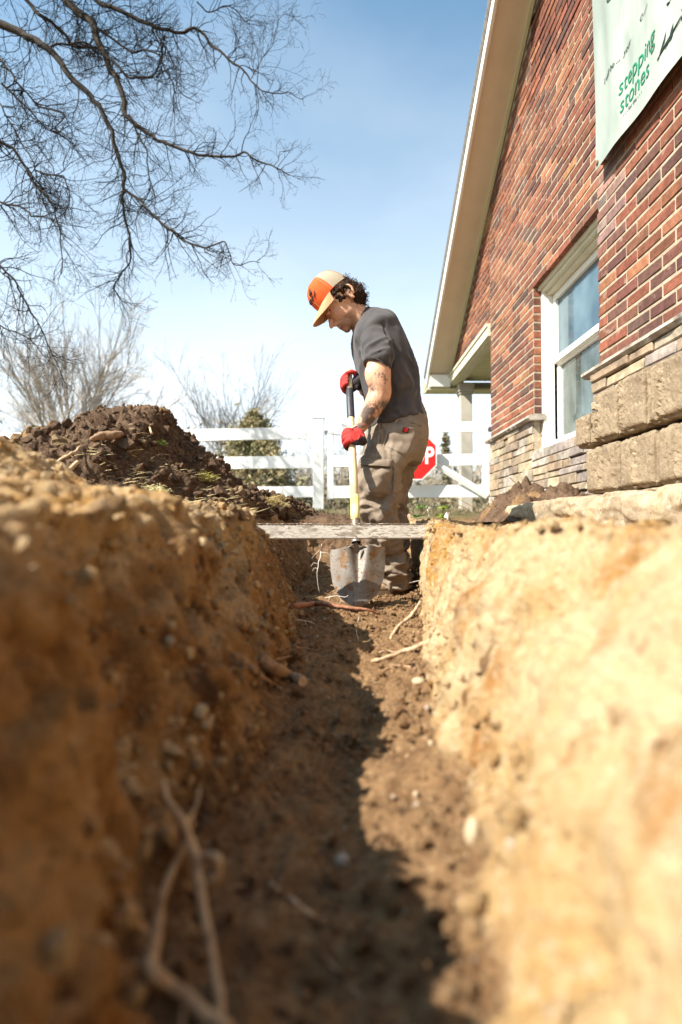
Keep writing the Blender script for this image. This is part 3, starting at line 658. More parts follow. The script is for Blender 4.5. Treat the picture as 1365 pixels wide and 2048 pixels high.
def brick_wall(X, y0, y1, z0, ztop, holes=(), y_phase=0, nx=-1):
    """bricks on a wall plane facing -X"""
    mb = MB(); k = 0; z = z0
    while z < 5.2:
        off = (BL/2 if k % 2 else 0)+y_phase; y = y1-off if off else y1
        ycur = y1; first = True
        edges = []
        if off: edges.append((y1-off+MJ/2, y1))
        yy = y1-off
        while yy > y0: edges.append((max(yy-BL+MJ*.8, y0), yy-0.0)); yy -= BL
        for (a, b) in edges:
            if b-a < .02: continue
            za, zb = z+MJ/2, z+CH-MJ/2
            if zb > ztop((a+b)/2)+.0: continue
            segs = [(a, b)]
            for (h0, h1, g0, g1) in holes:
                if zb > g0+.01 and za < g1-.01:
                    ns = []
                    for (s0, s1) in segs:
                        if s1 <= h0 or s0 >= h1: ns.append((s0, s1)); continue
                        if s0 < h0: ns.append((s0, h0))
                        if s1 > h1: ns.append((h1, s1))
                    segs = ns
            for (s0, s1) in segs:
                if s1-s0 < .015: continue
                d = rb.uniform(-.0015,.003); bc = bcol()
                if X == XW and s1 > 3.02 and 1.45 < z < 2.0:
                    e_ = rb.uniform(.15,.5)*(1-abs(z-1.75)/.32); bc = tuple(q_*(1-e_)+.5*e_ for q_ in bc)
                mb.cbox((X-.0035-d, s0+.0, za), (X+.05, s1, zb), .003, .0016, rb, bc)
        z += CH; k += 1
    return mb
WIN = (3.40, 4.58, .74, 1.93)
ztop_far = lambda y: rakez(y)-.01
mbk = brick_wall(XF, YW-.3, YC, ZCAP+.0, ztop_far, holes=[WIN])
# porch gable bricks beyond the corner, above the beam
z = 2.10; k = 0
while z < 3.4:
    yy = YC+.001 + (0 if k % 2 else BL/2)
    st = [(YC+.001, yy)] if k % 2 == 0 else []
    while yy < 8.0: st.append((yy, yy+BL)); yy += BL
    for (a, b) in st:
        if z+CH < rakez((a+b)/2)-.0 and b-a > .02: mbk.cbox((XF-.006-rb.uniform(-.001,.002), a+MJ/2, z+MJ/2), (XF+.05, b-MJ/2, z+CH-MJ/2), .0035, .0013, rb, bcol())
    z += CH; k += 1
# window reveal return bricks (facing the camera) on the far side of the window
z = ZCAP
while z < WIN[3]-.02:
    mbk.cbox((XF+.002, WIN[1]-.004, z+MJ/2), (XF+.095, WIN[1]+.05, z+CH-MJ/2), .0035, .0012, rb, bcol()); z += CH
mbk2 = brick_wall(XW, YB, YW, ZCAP+.0, lambda y: 5.0)
z = ZCAP; k = 0
while z < 5.0:        # end of the wing, seen as corner thickness
    mbk2.cbox((XW+.052, YW-.05, z+MJ/2), (XW+.11, YW+.003, z+CH-MJ/2), .0035, .0012, rb, bcol()); z += CH
obj('brickwork', mbk, M_BRICK, house); obj('brickwork', mbk2, M_BRICK, house)
# mortar body with real openings
q = MB()
def wallbox(a, b): q.box(a, b)
wallbox((XF, WIN[1], .0), (XF+.06, YC-.012, 3.34)); wallbox((XF, WIN[1], 3.34), (XF+.06, YC-1.0, 3.6)); wallbox((XF, WIN[1]-2, 3.34), (XF+.058, WIN[1], 4.12))
wallbox((XF, YW, 0), (XF+.06, WIN[0], 3.34)); wallbox((XF, WIN[0], WIN[3]+.0), (XF+.06, WIN[1], 3.34)); wallbox((XF, WIN[0], 0), (XF+.06, WIN[1], .56))
wallbox((XW, YB, 0), (XW+.099, YW-.012, 5.6))
v = [(XF, YC-1.0, 3.34),(XF,YC,3.34),(XF, YC-1.0, rakez(YC-1.0)),]
q.add([(XF+.0,YC-.012,2.06),(XF+.0,8.0,2.06),(XF+.0,8.0,rakez(8.0)),(XF,YC-.012,rakez(YC)),(XF+.05,YC-.012,2.06),(XF+.05,8.0,2.06),(XF+.05,8.0,rakez(8.0)),(XF+.05,YC-.012,rakez(YC))],
      [(0,1,2,3),(7,6,5,4),(0,4,5,1),(3,2,6,7),(1,5,6,2),(0,3,7,4)])
q.add([(XF,YC-1.02,3.5),(XF,YC-.012,3.3),(XF,YC-.012,rakez(YC)-.01),(XF,YW,rakez(YW)-.01),(XF,YW,3.3)], [(0,1,2,3,4)])
obj('mortar_wall', q, M_MORTAR, house)
# body of the house behind (keeps light out)
q = MB(); q.box((XF+.5, -1.2, 0), (6.5, YC-.02, 3.2)); q.box((XF+.06,YC-.08,0),(6.5,YC-.012,3.3)); obj('inner_wall', q, mat('inner', (.25,.22,.2), .9), house)

# stone veneer under the cap
SV = [(.48,.38,.26),(.42,.32,.22),(.55,.46,.34),(.36,.27,.20),(.50,.43,.36),(.40,.33,.29),(.58,.47,.31),(.46,.33,.22)]
M_STONE = mat('ledge_stone', attr='col', rough=.9, noise=[(14,(.55,),.35,.62),(4,(.75,),.4,.6),(50,(.62,.52,.38),.6,.85)], bump=[(24,.7,.012),(110,.5,.003)])
rs = random.Random(5)
def veneer(X, y0, y1, z0, z1, holes=()):
    mb = MB(); z = z0
    while z < z1-.02:
        h = rs.choice([.045,.06,.075,.10]); h = min(h, z1-z); 
        if z1-z-h < .035: h = z1-z
        y = y1
        while y > y0:
            L_ = rs.uniform(.12,.42)*(1 if h < .09 else .8); a = max(y-L_, y0)
            parts = [(z, z+h)] if (h < .09 or rs.random() < .5) else [(z, z+h*.5), (z+h*.5, z+h)]
            for (p0, p1) in parts:
                if any(y > h0 and a < h1 and p1 > g0 and p0 < g1 for (h0,h1,g0,g1) in holes): continue
                d = rs.uniform(0, .022); c = rs.choice(SV); k = rs.uniform(.85,1.12)
                mb.cbox((X-.012-d, a+.002, p0+.002), (X+.05, y-.002, p1-.002), .006, .004, rs, tuple(q_*k for q_ in c))
            y = a
        z += h
    return mb
mv = veneer(XF+.0, WIN[1]+.0, YC-.005, .0, ZCAP-.05)
m2 = veneer(XF+.0, YW+.05, WIN[1], .0, .60)
mv2 = veneer(XW-.02, YB, YW+.005, .0, ZCAP-.05)
for k in range(7):  # corner returns
    z0_ = k*.12; mv.cbox((XF+.05, WIN[1]-.012, z0_+.003), (XF+.10, WIN[1]+.03, z0_+.117), .006, .003, rs, rs.choice(SV)) if z0_ > .58 else None
    mv2.cbox((XW+.03, YW-.03, z0_+.003), (XW+.12, YW+.012, z0_+.117), .006, .003, rs, rs.choice(SV))
obj('stone_veneer', mv, M_STONE, house); obj('stone_veneer', m2, M_STONE, house); obj('stone_veneer', mv2, M_STONE, house)
M_CAP = mat('cap_stone', (.44,.39,.33), .85, noise=[(12,(.26,.22,.18),.4,.65),(70,(.3,.25,.2),.62,.72)], bump=[(30,.8,.01),(120,.5,.003)])
def cap(X, y0, y1, ret):
    mb = MB(); n = int((y1-y0)/.02); V = []
    prof = [(.07,-.002),(-.035,-.006),(-.060,-.016),(-.064,-.034),(-.045,-.050),(.02,-.052),(.07,-.052)]
    yy = np.linspace(y0, y1, n+1)
    for i, y in enumerate(yy):
        for j, (dx, dz) in enumerate(prof):
            e = fbm(np.array([[y*9, j*.9, X]]), 3, 4)[0]; s_ = 1 if 0 < j < 5 else 0
            V.append((X+dx+e*.012*s_, y, ZCAP+dz+e*.006*s_))
    kf = len(prof); f = [(i*kf+j, i*kf+j+1, (i+1)*kf+j+1, (i+1)*kf+j) for i in range(n) for j in range(kf-1)]
    f += [tuple(range(kf)), tuple(range(n*kf, n*kf+kf))[::-1]]
    mb.add(V, f); return mb
c1 = cap(XF, WIN[1]-.055, YC+.03, 0); obj('stone_cap', c1, M_CAP, house, smooth=False)
c2 = cap(XW, YB, YW+.10, 0); obj('stone_cap', c2, M_CAP, house, smooth=False)

# window
M_VINYL = mat('white_vinyl', (.82,.80,.74), .45, noise=[(3,(.78,.74,.66),.4,.7)])
M_TRIM = mat('cream_trim', (.64,.60,.46), .5, noise=[(5,(.58,.54,.40),.4,.7)])
M_SOFF = mat('soffit_paint', (.68,.58,.44), .6, noise=[(4,(.62,.52,.39),.4,.7)])
M_GREENTRIM = mat('pale_trim', (.66,.62,.42), .55)
xg = XF+.165
win = MB(); wy0, wy1, wz0, wz1 = WIN[0], WIN[1], .60, WIN[3]
win.box((XF+.062, wy1-.045, wz0), (XF+.15, wy1-.005, wz1-.004)); win.box((XF+.062, wy0+.0, wz0), (XF+.15, wy0+.04, wz1-.004))
win.box((XF+.055, wy0+.04, wz0-.0), (XF+.17, wy1-.045, wz0+.05)); 
wnd = obj('window', win, M_VINYL, house)
hd = MB(); hd.box((XF+.035, wy0, wz1-.035), (XF+.15, wy1-.002, wz1-.004)); hd.box((XF+.055, wy0, wz1-.062), (XF+.15, wy1-.045, wz1-.0355)); hd.box((XF+.09, wy0, wz1-.085), (XF+.15, wy1-.045, wz1-.0625))
obj('head_trim', hd, M_TRIM, wnd)
def sash(y0, y1, z0, z1, x, nm):
    s = MB(); w_ = .05
    s.cbox((x-.015, y0, z0), (x+.02, y1, z0+w_), .004); s.cbox((x-.015, y0, z1-w_), (x+.02, y1, z1), .004)
    s.cbox((x-.0152, y0, z0+w_), (x+.02, y0+w_, z1-w_), .004); s.cbox((x-.0152, y1-w_, z0+w_), (x+.02, y1, z1-w_), .004)
    obj(nm, s, M_VINYL, wnd)
zm = 1.29
sash(wy0+.04, wy1-.05, zm-.0, wz1-.088, xg-.012, 'sash'); sash(wy0+.04, wy1-.05, wz0+.052, zm+.03, xg+.018, 'sash')
def glass_mat(nm, c1, c2, sc):
    m = bpy.data.materials.new(nm); m.use_nodes = True; t = m.node_tree; b = t.nodes['Principled BSDF']
    n = t.nodes.new('ShaderNodeTexNoise'); n.inputs['Scale'].default_value = 2.2; n.inputs['Detail'].default_value = 5; tcn = t.nodes.new('ShaderNodeTexCoord'); mpn = t.nodes.new('ShaderNodeMapping'); mpn.inputs['Scale'].default_value = sc
    t.links.new(tcn.outputs['Object'], mpn.inputs[0]); t.links.new(mpn.outputs[0], n.inputs['Vector'])
    r = t.nodes.new('ShaderNodeValToRGB'); r.color_ramp.elements[0].position = .38; r.color_ramp.elements[0].color = (*c1,1); r.color_ramp.elements[1].position = .68; r.color_ramp.elements[1].color = (*c2,1)
    t.links.new(n.outputs['Fac'], r.inputs[0]); t.links.new(r.outputs[0], b.inputs['Base Color']); b.inputs['Roughness'].default_value = .04; b.inputs['Specular IOR Level'].default_value = .6
    return m
M_GL = glass_mat('window_glass', (.04,.085,.12), (.12,.19,.23), (1,1.2,1)); M_GL2 = glass_mat('window_glass_low', (.03,.045,.04), (.12,.16,.16), (1,2.2,1))  # mottled base colours stand in for sky reflected in the panes
g = MB(); g.box((xg-.002, wy0+.088, zm+.048), (xg+.003, wy1-.098, wz1-.136)); obj('glass', g, M_GL, wnd)
g = MB(); g.box((xg+.026, wy0+.088, wz0+.10), (xg+.031, wy1-.098, zm-.018)); obj('glass', g, M_GL2, wnd)
g = MB(); 
for i in range(3): g.box((xg+.0245-.0, wy1-.102-.006*i*2, wz0+.10), (xg+.0258, wy1-.098-.006*i*2-.001, zm-.018))
obj('glazing_bead', g, mat('bead', (.5,.5,.42), .5), wnd)

# roof: rake soffit, fascia, shingles, eave return
roof = MB(); XO = 1.25; sl = -.612
def rk(X, y, dz=0): return (X, y, rakez(y)+dz)
yA, yB_ = 8.12, -1.2
roof.add([rk(XO,yA,.10), rk(7,yA,.10), rk(7,yB_,.10), rk(XO-.02,yB_,.10), rk(XO-.02,yA,.16), rk(7,yA,.16), rk(7,yB_,.16), rk(XO-.02,yB_,.16)], [(0,1,2,3),(7,6,5,4),(0,4,5,1),(3,7,4,0),(2,6,7,3)])
M_SHIN = mat('shingle', (.14,.13,.12), .95, noise=[(30,(.22,.2,.18),.4,.6)], bump=[(60,.6,.01)])
rf = obj('roof', roof, M_SHIN, house)
s = MB(); s.add([rk(XO+.028,yA-.02,0), rk(XF-.012,yA-.02,0), rk(XF-.012,yB_,0), rk(XO+.028,yB_,0), rk(XO+.028,yA-.02,.02), rk(XF-.012,yA-.02,.02), rk(XF-.012,yB_,.02), rk(XO+.028,yB_,.02)], [(0,1,2,3),(7,6,5,4),(0,4,5,1),(1,5,6,2),(2,6,7,3),(3,7,4,0)])
obj('soffit', s, M_SOFF, rf)
s = MB(); fz0, fz1 = -.028, .098; s.add([rk(XO,yA,fz0), rk(XO+.026,yA,fz0), rk(XO+.026,yB_,fz0), rk(XO,yB_,fz0), rk(XO,yA,fz1), rk(XO+.026,yA,fz1), rk(XO+.026,yB_,fz1), rk(XO,yB_,fz1)], [(0,1,2,3),(7,6,5,4),(0,4,5,1),(1,5,6,2),(2,6,7,3),(3,7,4,0)])
obj('fascia', s, M_VINYL, rf)
s = MB(); s.add([rk(XF-.040,yA-.1,-.045), rk(XF-.010,yA-.1,-.045), rk(XF-.010,yB_,-.045), rk(XF-.040,yB_,-.045), rk(XF-.040,yA-.1,-.002), rk(XF-.010,yA-.1,-.002), rk(XF-.010,yB_,-.002), rk(XF-.040,yB_,-.002)], [(0,1,2,3),(7,6,5,4),(0,4,5,1),(1,5,6,2),(2,6,7,3),(3,7,4,0)])
obj('frieze_trim', s, M_GREENTRIM, rf)
# eave return box at the foot of the rake and porch eave running off to the right
s = MB(); s.box((XO+.03, 7.86, 1.93), (XF-.02, 8.10, rakez(7.87)-.03)); obj('eave_return', s, M_VINYL, rf)
s = MB(); s.box((XO-.02, 8.12, 1.895), (6.5, 8.17, 2.05)); s.box((XO+.0,7.93,1.90),(6.5,8.12,1.925)); obj('eave_board', s, M_GREENTRIM, rf)
# porch beam and ceiling
s = MB(); s.box((XF-.03, YC+.004, 1.965), (XF+.14, 7.93, 2.095)); s.box((XF-.045, YC+.004, 2.062), (XF-.0305, 7.93, 2.093)); s.box((XF+.01, YC+.004, 1.95), (XF+.10, 7.93, 1.9645)); obj('porch_beam', s, M_TRIM, house)
s = MB()
for i in range(17):
    y = YC+.004+i*.123; s.cbox((XF+.1405, y, 2.03), (6.4, y+.119, 2.05), .004)
obj('porch_ceiling', s, M_GREENTRIM, house)
# porch post
s = MB(); xp0, xp1 = 1.675, 1.835; s.cbox((xp0, 7.76, .0), (xp1, 7.92, 1.80), .006); s.cbox((xp0-.012, 7.748, 1.80), (xp1+.012, 7.925, 1.83), .004); s.cbox((xp0-.025, 7.735, 1.83), (xp1+.025, 7.928, 1.9495), .006)
obj('porch_post', s, mat('post_paint', (.50,.46,.39), .6, noise=[(5,(.42,.38,.32),.4,.7)]), house)
# black lamp on the far corner, black cable
s = MB(); c = PA(993, 862, 5.95); s.cbox(c-np.array([.03,.04,.045]), c+np.array([.03,.04,.04]), .01); s.tube([c+np.array([-.035,0,.01]), c+np.array([-.075,-.02,.015])], [.022,.026], 12); s.tube([c+np.array([-.01,0,.035]), c+np.array([.0,0,.075]), c+np.array([.05,0,.08])], .01, 8)
obj('corner_lamp', s, mat('black_metal', (.03,.03,.035), .4), house)
s = MB(); s.tube([P(984,882,5.95), P(982,900,5.95), P(986,912,5.95), P(990,910,5.95)], .006, 6); obj('cable', s, mat('cable', (.05,.05,.05), .6), house)

# ------------------------------------------------------------------ banner on the wing
def build_banner():
    xb = XW-.055; y1 = 3.10; y0 = 1.55; z0, z1 = 1.955, 3.6
    bn = thing('banner', (xb, (y0+y1)/2, z0), 'pale green printed vinyl banner hanging on the brick wall', 'banner')
    nu, nv = 90, 90; Y, Z = np.meshgrid(np.linspace(y1,y0,nu), np.linspace(z0,z1,nv), indexing='ij')
    u = (y1-Y); vv = Z-z0
    def depth(u, vv): return -.010 + .011*np.sin(u*15+vv*2.0+1)*(.4+.6*vv)*np.exp(-u*.2) + .006*np.sin(u*34+vv*3+2)*smoothstep(0,.4,vv)
    Yt = Y + .08*vv*0
    # the near bottom corner sags a little between the grommets
    Zt = Z - .02*np.sin(np.clip(u/1.5,0,1)*PI)*(1-vv/1.6)
    V = np.stack([xb+depth(u,vv), Yt, Zt],2).reshape(-1,3); mb = MB(); mb.grid(V, nu, nv)
    V2 = V+np.array([.0012,0,0]); mb.grid(V2[:], nu, nv)
    m_ = mat('banner_vinyl', (.37,.415,.365), .5, noise=[(1.6,(.26,.30,.265),.42,.62,(1,1.5,.5)),(2.5,(.44,.46,.42),.55,.75,(1,1.5,.5))]); sh = obj('banner_sheet', mb, m_, bn, smooth=True)
    def text(s_, y, z, size, m__, shear=0, sx=1.0):
        cu = bpy.data.curves.new('t', 'FONT'); cu.body = s_; cu.size = size; cu.shear = shear; cu.extrude = .0004; cu.resolution_u = 4
        if m__ is M_G: cu.offset = -size*.004
        o = bpy.data.objects.new('t', cu); C.objects.link(o); dg = bpy.context.evaluated_depsgraph_get(); me = bpy.data.meshes.new_from_object(o.evaluated_get(dg))
        v = np.array([x.co for x in me.vertices]); f = [tuple(p_.vertices) for p_ in me.polygons]; bpy.data.objects.remove(o); bpy.data.curves.remove(cu)
        uu = v[:,0]*sx; W_ = np.stack([xb+depth(y1-(y-uu), z+v[:,1]-z0)-.003-v[:,2], y-uu, z+v[:,1] - .02*np.sin(np.clip((y1-y+uu)/1.5,0,1)*PI)], 1)
        return W_, f
    M_G = mat('green_print', (.01,.20,.10), .5); M_K = mat('black_print', (.03,.05,.04), .5)
    for w_, y_, z_ in (('stepping', 2.82, 2.165), ('stones', 2.81, 2.068)):
        mb = MB(); mb.add(*text(w_, y_, z_, .118, M_G, .12, .86)); obj('green_word', mb, M_G, bn)
    for w_, y_, z_, s_, sh_ in (('I will be ...  your', 2.98, 2.345, .042, .25), ('C------', 2.63, 2.38, .035, .25), ('Cu', 2.92, 2.72, .075, .3), ('- - - for the - - -', 2.78, 2.035, .026, 0)):
        mb = MB(); mb.add(*text(w_, y_, z_, s_, M_K, sh_)); obj('black_words', mb, M_K, bn)
    # ink branch with leaves at the near side
    mb = MB(); rn = random.Random(4)
    def pt(y, z): 
        return np.array([xb+float(depth(np.array(y1-y), np.array(z-z0)))-.003, y, z-.02*math.sin(min(max((y1-y)/1.5,0),1)*PI)])
    def stroke(a, b, r0, r1):
        pts = [pt(a[0]+(b[0]-a[0])*t, a[1]+(b[1]-a[1])*t) for t in np.linspace(0,1,6)]; mb.tube(pts, np.interp(np.linspace(0,1,6),[0,.5,1],[r0*.3,max(r0,r1),r1*.2]), 5, True, flat=1)
    stroke((2.47,2.07),(2.30,2.12),.004,.005); stroke((2.30,2.14),(1.9,2.2),.005,.004)
    for i in range(46):
        y = 2.48-rn.random()**.8*.65; z = 2.07+(2.48-y)*.2+rn.uniform(-.015,.02); L_ = rn.uniform(.02,.07); a = rn.uniform(-.6,1.3)
        stroke((y,z),(y-L_*math.cos(a), z+L_*math.sin(a)), rn.uniform(.0015,.005), .002)
    for i in range(26):
        y = 2.42-rn.random()*.5; z = 2.26+(2.42-y)*.25+rn.uniform(-.03,.05); L_ = rn.uniform(.02,.05); a = rn.uniform(-.3,1.4)
        stroke((y,z),(y-L_*math.cos(a), z+L_*math.sin(a)), rn.uniform(.002,.006), .002)
    obj('ink_drawing', mb, M_K, bn)
    M_RM = mat('rusty_metal', (.28,.17,.10), .6, metal=.5)
    for (y, z) in ((3.075, 1.985), (2.20, 1.972)):
        q = pt(y, z); mb = MB()
        mb.tube([q+np.array([-.003,0,0])+.011*np.array([0,math.cos(t),math.sin(t)]) for t in np.linspace(0,2*PI,13)], .0035, 6); mb.tube([q+np.array([-.006,0,0]), q+np.array([.05,0,0])], .012, 8); obj('grommet', mb, M_RM, bn)
build_banner()

# ------------------------------------------------------------------ retaining blocks on the slab
M_BLK = mat('concrete_block', (.27,.205,.135), .95, noise=[(6,(.19,.14,.09),.4,.62),(55,(.36,.29,.20),.55,.72),(90,(.09,.065,.045),.60,.66)], bump=[(45,.8,.006),(160,.8,.003)])
M_SLAB = mat('concrete_slab', (.26,.20,.13), .95, noise=[(6,(.46,.36,.24),.4,.62),(3,(.30,.20,.11),.50,.62),(30,(.44,.38,.30),.55,.7),(50,(.16,.11,.07),.60,.68)], bump=[(30,.8,.008),(140,.8,.003)])
def rough_block(a, b, seed, amp=.0038, n=(8,14,12), ribs=()):
    """split-face block: gridded box with noisy displaced faces; ribs = y positions of broken vertical ribs on the -X face"""
    a = np.array(a, float); b = np.array(b, float); bm = bmesh.new(); bmesh.ops.create_cube(bm, size=1)
    bmesh.ops.subdivide_edges(bm, edges=bm.edges[:], cuts=25, use_grid_fill=True)
    v = np.array([x.co for x in bm.verts]); f = [tuple(q.index for q in x.verts) for x in bm.faces]; bm.free()
    w_ = a+(v+.5)*(b-a); s_ = np.abs(v)*2; corner = np.clip((np.sort(s_,1)[:,1]-.74)/.26, 0, 1)
    c = (a+b)/2; d = fbm(w_*11, 3, seed)*amp+fbm(w_*60, 3, seed+3)*amp*.5-np.maximum(0,fbm(w_*34,2,seed+9)-.35)*amp*2.2; dirn = v/(np.linalg.norm(v,axis=1)[:,None])
    w_ = w_+dirn*d[:,None]-dirn*(corner**2*.022)[:,None]
    front = np.clip((-v[:,0]-.3)/.2, 0, 1)
    for ry in ribs: w_[:,0] += front*-.008*np.exp(-((w_[:,1]-ry)/.020)**2)*(1+1.2*fbm(w_*60,3,seed+6)) + front*.020*np.exp(-((w_[:,1]-ry-.028)/.009)**2)*(1+.6*fbm(w_*50,2,seed+8))
    return w_, f
BXF = 1.13
GB = 'stacked concrete retaining blocks'
zb = .142; hb = .215
lower = [(2.327,2.62),(2.037,2.313),(1.752,2.023),(1.41,1.738),(.9,1.396)]
names = ['leftmost block of the lower course beside the soil heap', 'second block of the lower course, with a pale streak', 'third block of the lower course, cut by the right edge', 'fourth block of the lower course, beyond the right edge', 'fifth block of the lower course, nearest the camera']
for i, (y0, y1) in enumerate(lower):
    w_, f = rough_block((BXF+.004*math.sin(i*2.1), y0, zb+.003), (BXF+.25, y1, zb+hb-.004), 30+i, ribs=(y0+.13,) if i == 0 else ((y0+y1)/2,))
    obj('concrete_block', (w_, f), M_BLK, smooth=False, label='tan concrete block, '+names[i], cat='block', group=GB)
upper = [(2.534,2.72,zb+hb*2-.055), (2.302,2.52,zb+hb*2+.012),(2.077,2.288,zb+hb*2+.02),(1.80,2.063,zb+hb*2+.012),(1.2,1.786,zb+hb*2+.012)]
names = ['low leftmost block of the upper course below the window', 'second block of the upper course, taller than its left neighbour', 'third block of the upper course, between two narrower joints', 'fourth block of the upper course, cut by the right edge', 'fifth block of the upper course, nearest the camera']
for i, (y0, y1, zt) in enumerate(upper):
    w_, f = rough_block((BXF-.004+.006*math.sin(i*1.7), y0, zb+hb+.008), (BXF+.25, y1, zt), 50+i, ribs=((y0+.03),) if i == 0 else (y0+.18,))
    obj('concrete_block', (w_, f), M_BLK, smooth=False, label='tan concrete block, '+names[i], cat='block', group=GB)
w_, f = rough_block((1.075, .5, -.03), (1.46, 4.05, .143), 71, amp=.006); 
def slab():
    ny, prof = 330, [(1.50,.138),(1.30,.140),(1.14,.141),(1.098,.137),(1.082,.118),(1.078,.085),(1.078,.05),(1.080,.02),(1.084,-.01),(1.10,-.04)]
    ys = np.linspace(.4, 4.0, ny); 
    pr = np.array(prof); t = np.linspace(0, len(prof)-1, 46); px = np.interp(t, range(len(prof)), pr[:,0]); pz = np.interp(t, range(len(prof)), pr[:,1])
    X = np.repeat(px[None], ny, 0); Z = np.repeat(pz[None], ny, 0); Y = np.repeat(ys[:,None], 46, 1); V = np.stack([X,Y,Z],2); p = V.reshape(-1,3)
    d = fbm(p*np.array([8,5,12]),3,2)*.010+fbm(p*40,2,6)*.004 - np.maximum(0, fbm(p*np.array([12,4,20]),2,12)-.2)*.03
    for yj in (3.1, 2.62, 2.2, 1.8, 1.45): d = d-np.exp(-((p[:,1]-yj-fbm(p*15,2,3)*.01)/.010)**2)*.012
    d = d.reshape(ny,46); V[:,:,0] -= d*(t > 2.2)[None]; V[:,:,2] += d*.5*(t < 4)[None] - .02*smoothstep(3.3,4.0,Y)*(t<8)[None]
    idx = np.arange(ny*46).reshape(ny,46); f = np.stack([idx[:-1,:-1], idx[1:,:-1], idx[1:,1:], idx[:-1,1:]],2).reshape(-1,4)
    obj('concrete_slab', (V.reshape(-1,3), f[:, ::-1].tolist()), M_SLAB, smooth=True, label='long pale concrete footing slab under the retaining blocks', cat='slab')
slab()

# ------------------------------------------------------------------ fence and gate
M_PVC = mat('white_pvc', (.80,.80,.79), .35)
FA, FB = np.array([-5.2, 7.35]), np.array([1.75, 6.52])
def fy(x): return FA[1]+(x-FA[0])*(FB[1]-FA[1])/(FB[0]-FA[0])
def zpix(py, D): return P(682, py, D).z
RAILS = [(1.035,1.175),(.690,.835),(.345,.475)]   # three rails
fence = thing('white_fence', (-1.8, fy(-1.8), .1), 'white three rail ranch fence running left from the gate', 'fence')
fs = MB()
xg0 = P(637, 900, 6.62).x
for (za, zb_) in RAILS:
    s = MB(); x0, x1 = -6.5, xg0-.05
    s.add([(x0,fy(x0)-.02,za),(x1,fy(x1)-.02,za),(x1,fy(x1)+.02,za),(x0,fy(x0)+.02,za),(x0,fy(x0)-.02,zb_),(x1,fy(x1)-.02,zb_),(x1,fy(x1)+.02,zb_),(x0,fy(x0)+.02,zb_)], [(0,3,2,1),(4,5,6,7),(0,1,5,4),(1,2,6,5),(2,3,7,6),(3,0,4,7)])
    obj('rail', s, M_PVC, fence)
def post(x, h, w_=.128, root_=None, capn=True):
    y = fy(x); s = MB(); s.cbox((x-w_/2,y-w_/2,.0),(x+w_/2,y+w_/2,h), .006)
    if capn: s.add([(x-w_/2-.006,y-w_/2-.006,h),(x+w_/2+.006,y-w_/2-.006,h),(x+w_/2+.006,y+w_/2+.006,h),(x-w_/2-.006,y+w_/2+.006,h),(x,y,h+.03)], [(0,1,4),(1,2,4),(2,3,4),(3,0,4),(3,2,1,0)])
    return obj('post', s, M_PVC, root_)
post(xg0, 1.27, .128, fence); 
for x in (xg0-2.44, xg0-4.88): post(x, 1.25, .128, fence)
gate = thing('white_gate', (1.0, fy(1.0), .2), 'white three rail gate with diagonal brace carrying a stop sign', 'gate')
gx0, gx1 = P(661,900,6.6).x, P(971,900,6.55).x
for (xa, nm) in ((gx0, 'stile'), (gx1, 'stile')):
    y = fy(xa); s = MB(); s.cbox((xa-.04,y-.025,.32),(xa+.04,y+.025,1.225), .005); obj(nm, s, M_PVC, gate)
for (za, zb_) in ((1.085,1.20),(.70,.83),(.335,.475)):
    s = MB(); x0, x1 = gx0+.041, gx1-.041; yo = .018
    s.add([(x0,fy(x0)-yo,za),(x1,fy(x1)-yo,za),(x1,fy(x1)+yo,za),(x0,fy(x0)+yo,za),(x0,fy(x0)-yo,zb_),(x1,fy(x1)-yo,zb_),(x1,fy(x1)+yo,zb_),(x0,fy(x0)+yo,zb_)], [(0,3,2,1),(4,5,6,7),(0,1,5,4),(1,2,6,5),(2,3,7,6),(3,0,4,7)])
    obj('rail', s, M_PVC, gate)
s = MB(); a = np.array(P(862,922,6.53)); b = np.array(P(976,992,6.49)); s.tube([a,b], .040, 4, flat=.5, up=(0,1,0)); obj('brace', s, M_PVC, gate)
s = MB(); s.tube([P(649,864,6.5), P(656,862,6.5)], .014, 8); s.cbox(PA(652,868,6.5)-.012, PA(652,868,6.5)+np.array([.012,.012,.04]), .003); s.tube([P(654,866,6.48),P(690,873,6.4)], .004, 5); obj('latch', s, mat('latch_metal',(.25,.26,.28),.4,metal=.7), gate)
gp = P(984, 900, 6.5).x; s = MB(); s.cbox((gp-.02, 6.48, 0),(gp+.02,6.52,1.0), .004); obj('hinge_post', s, mat('hinge_wood', (.45,.38,.30), .7), gate)

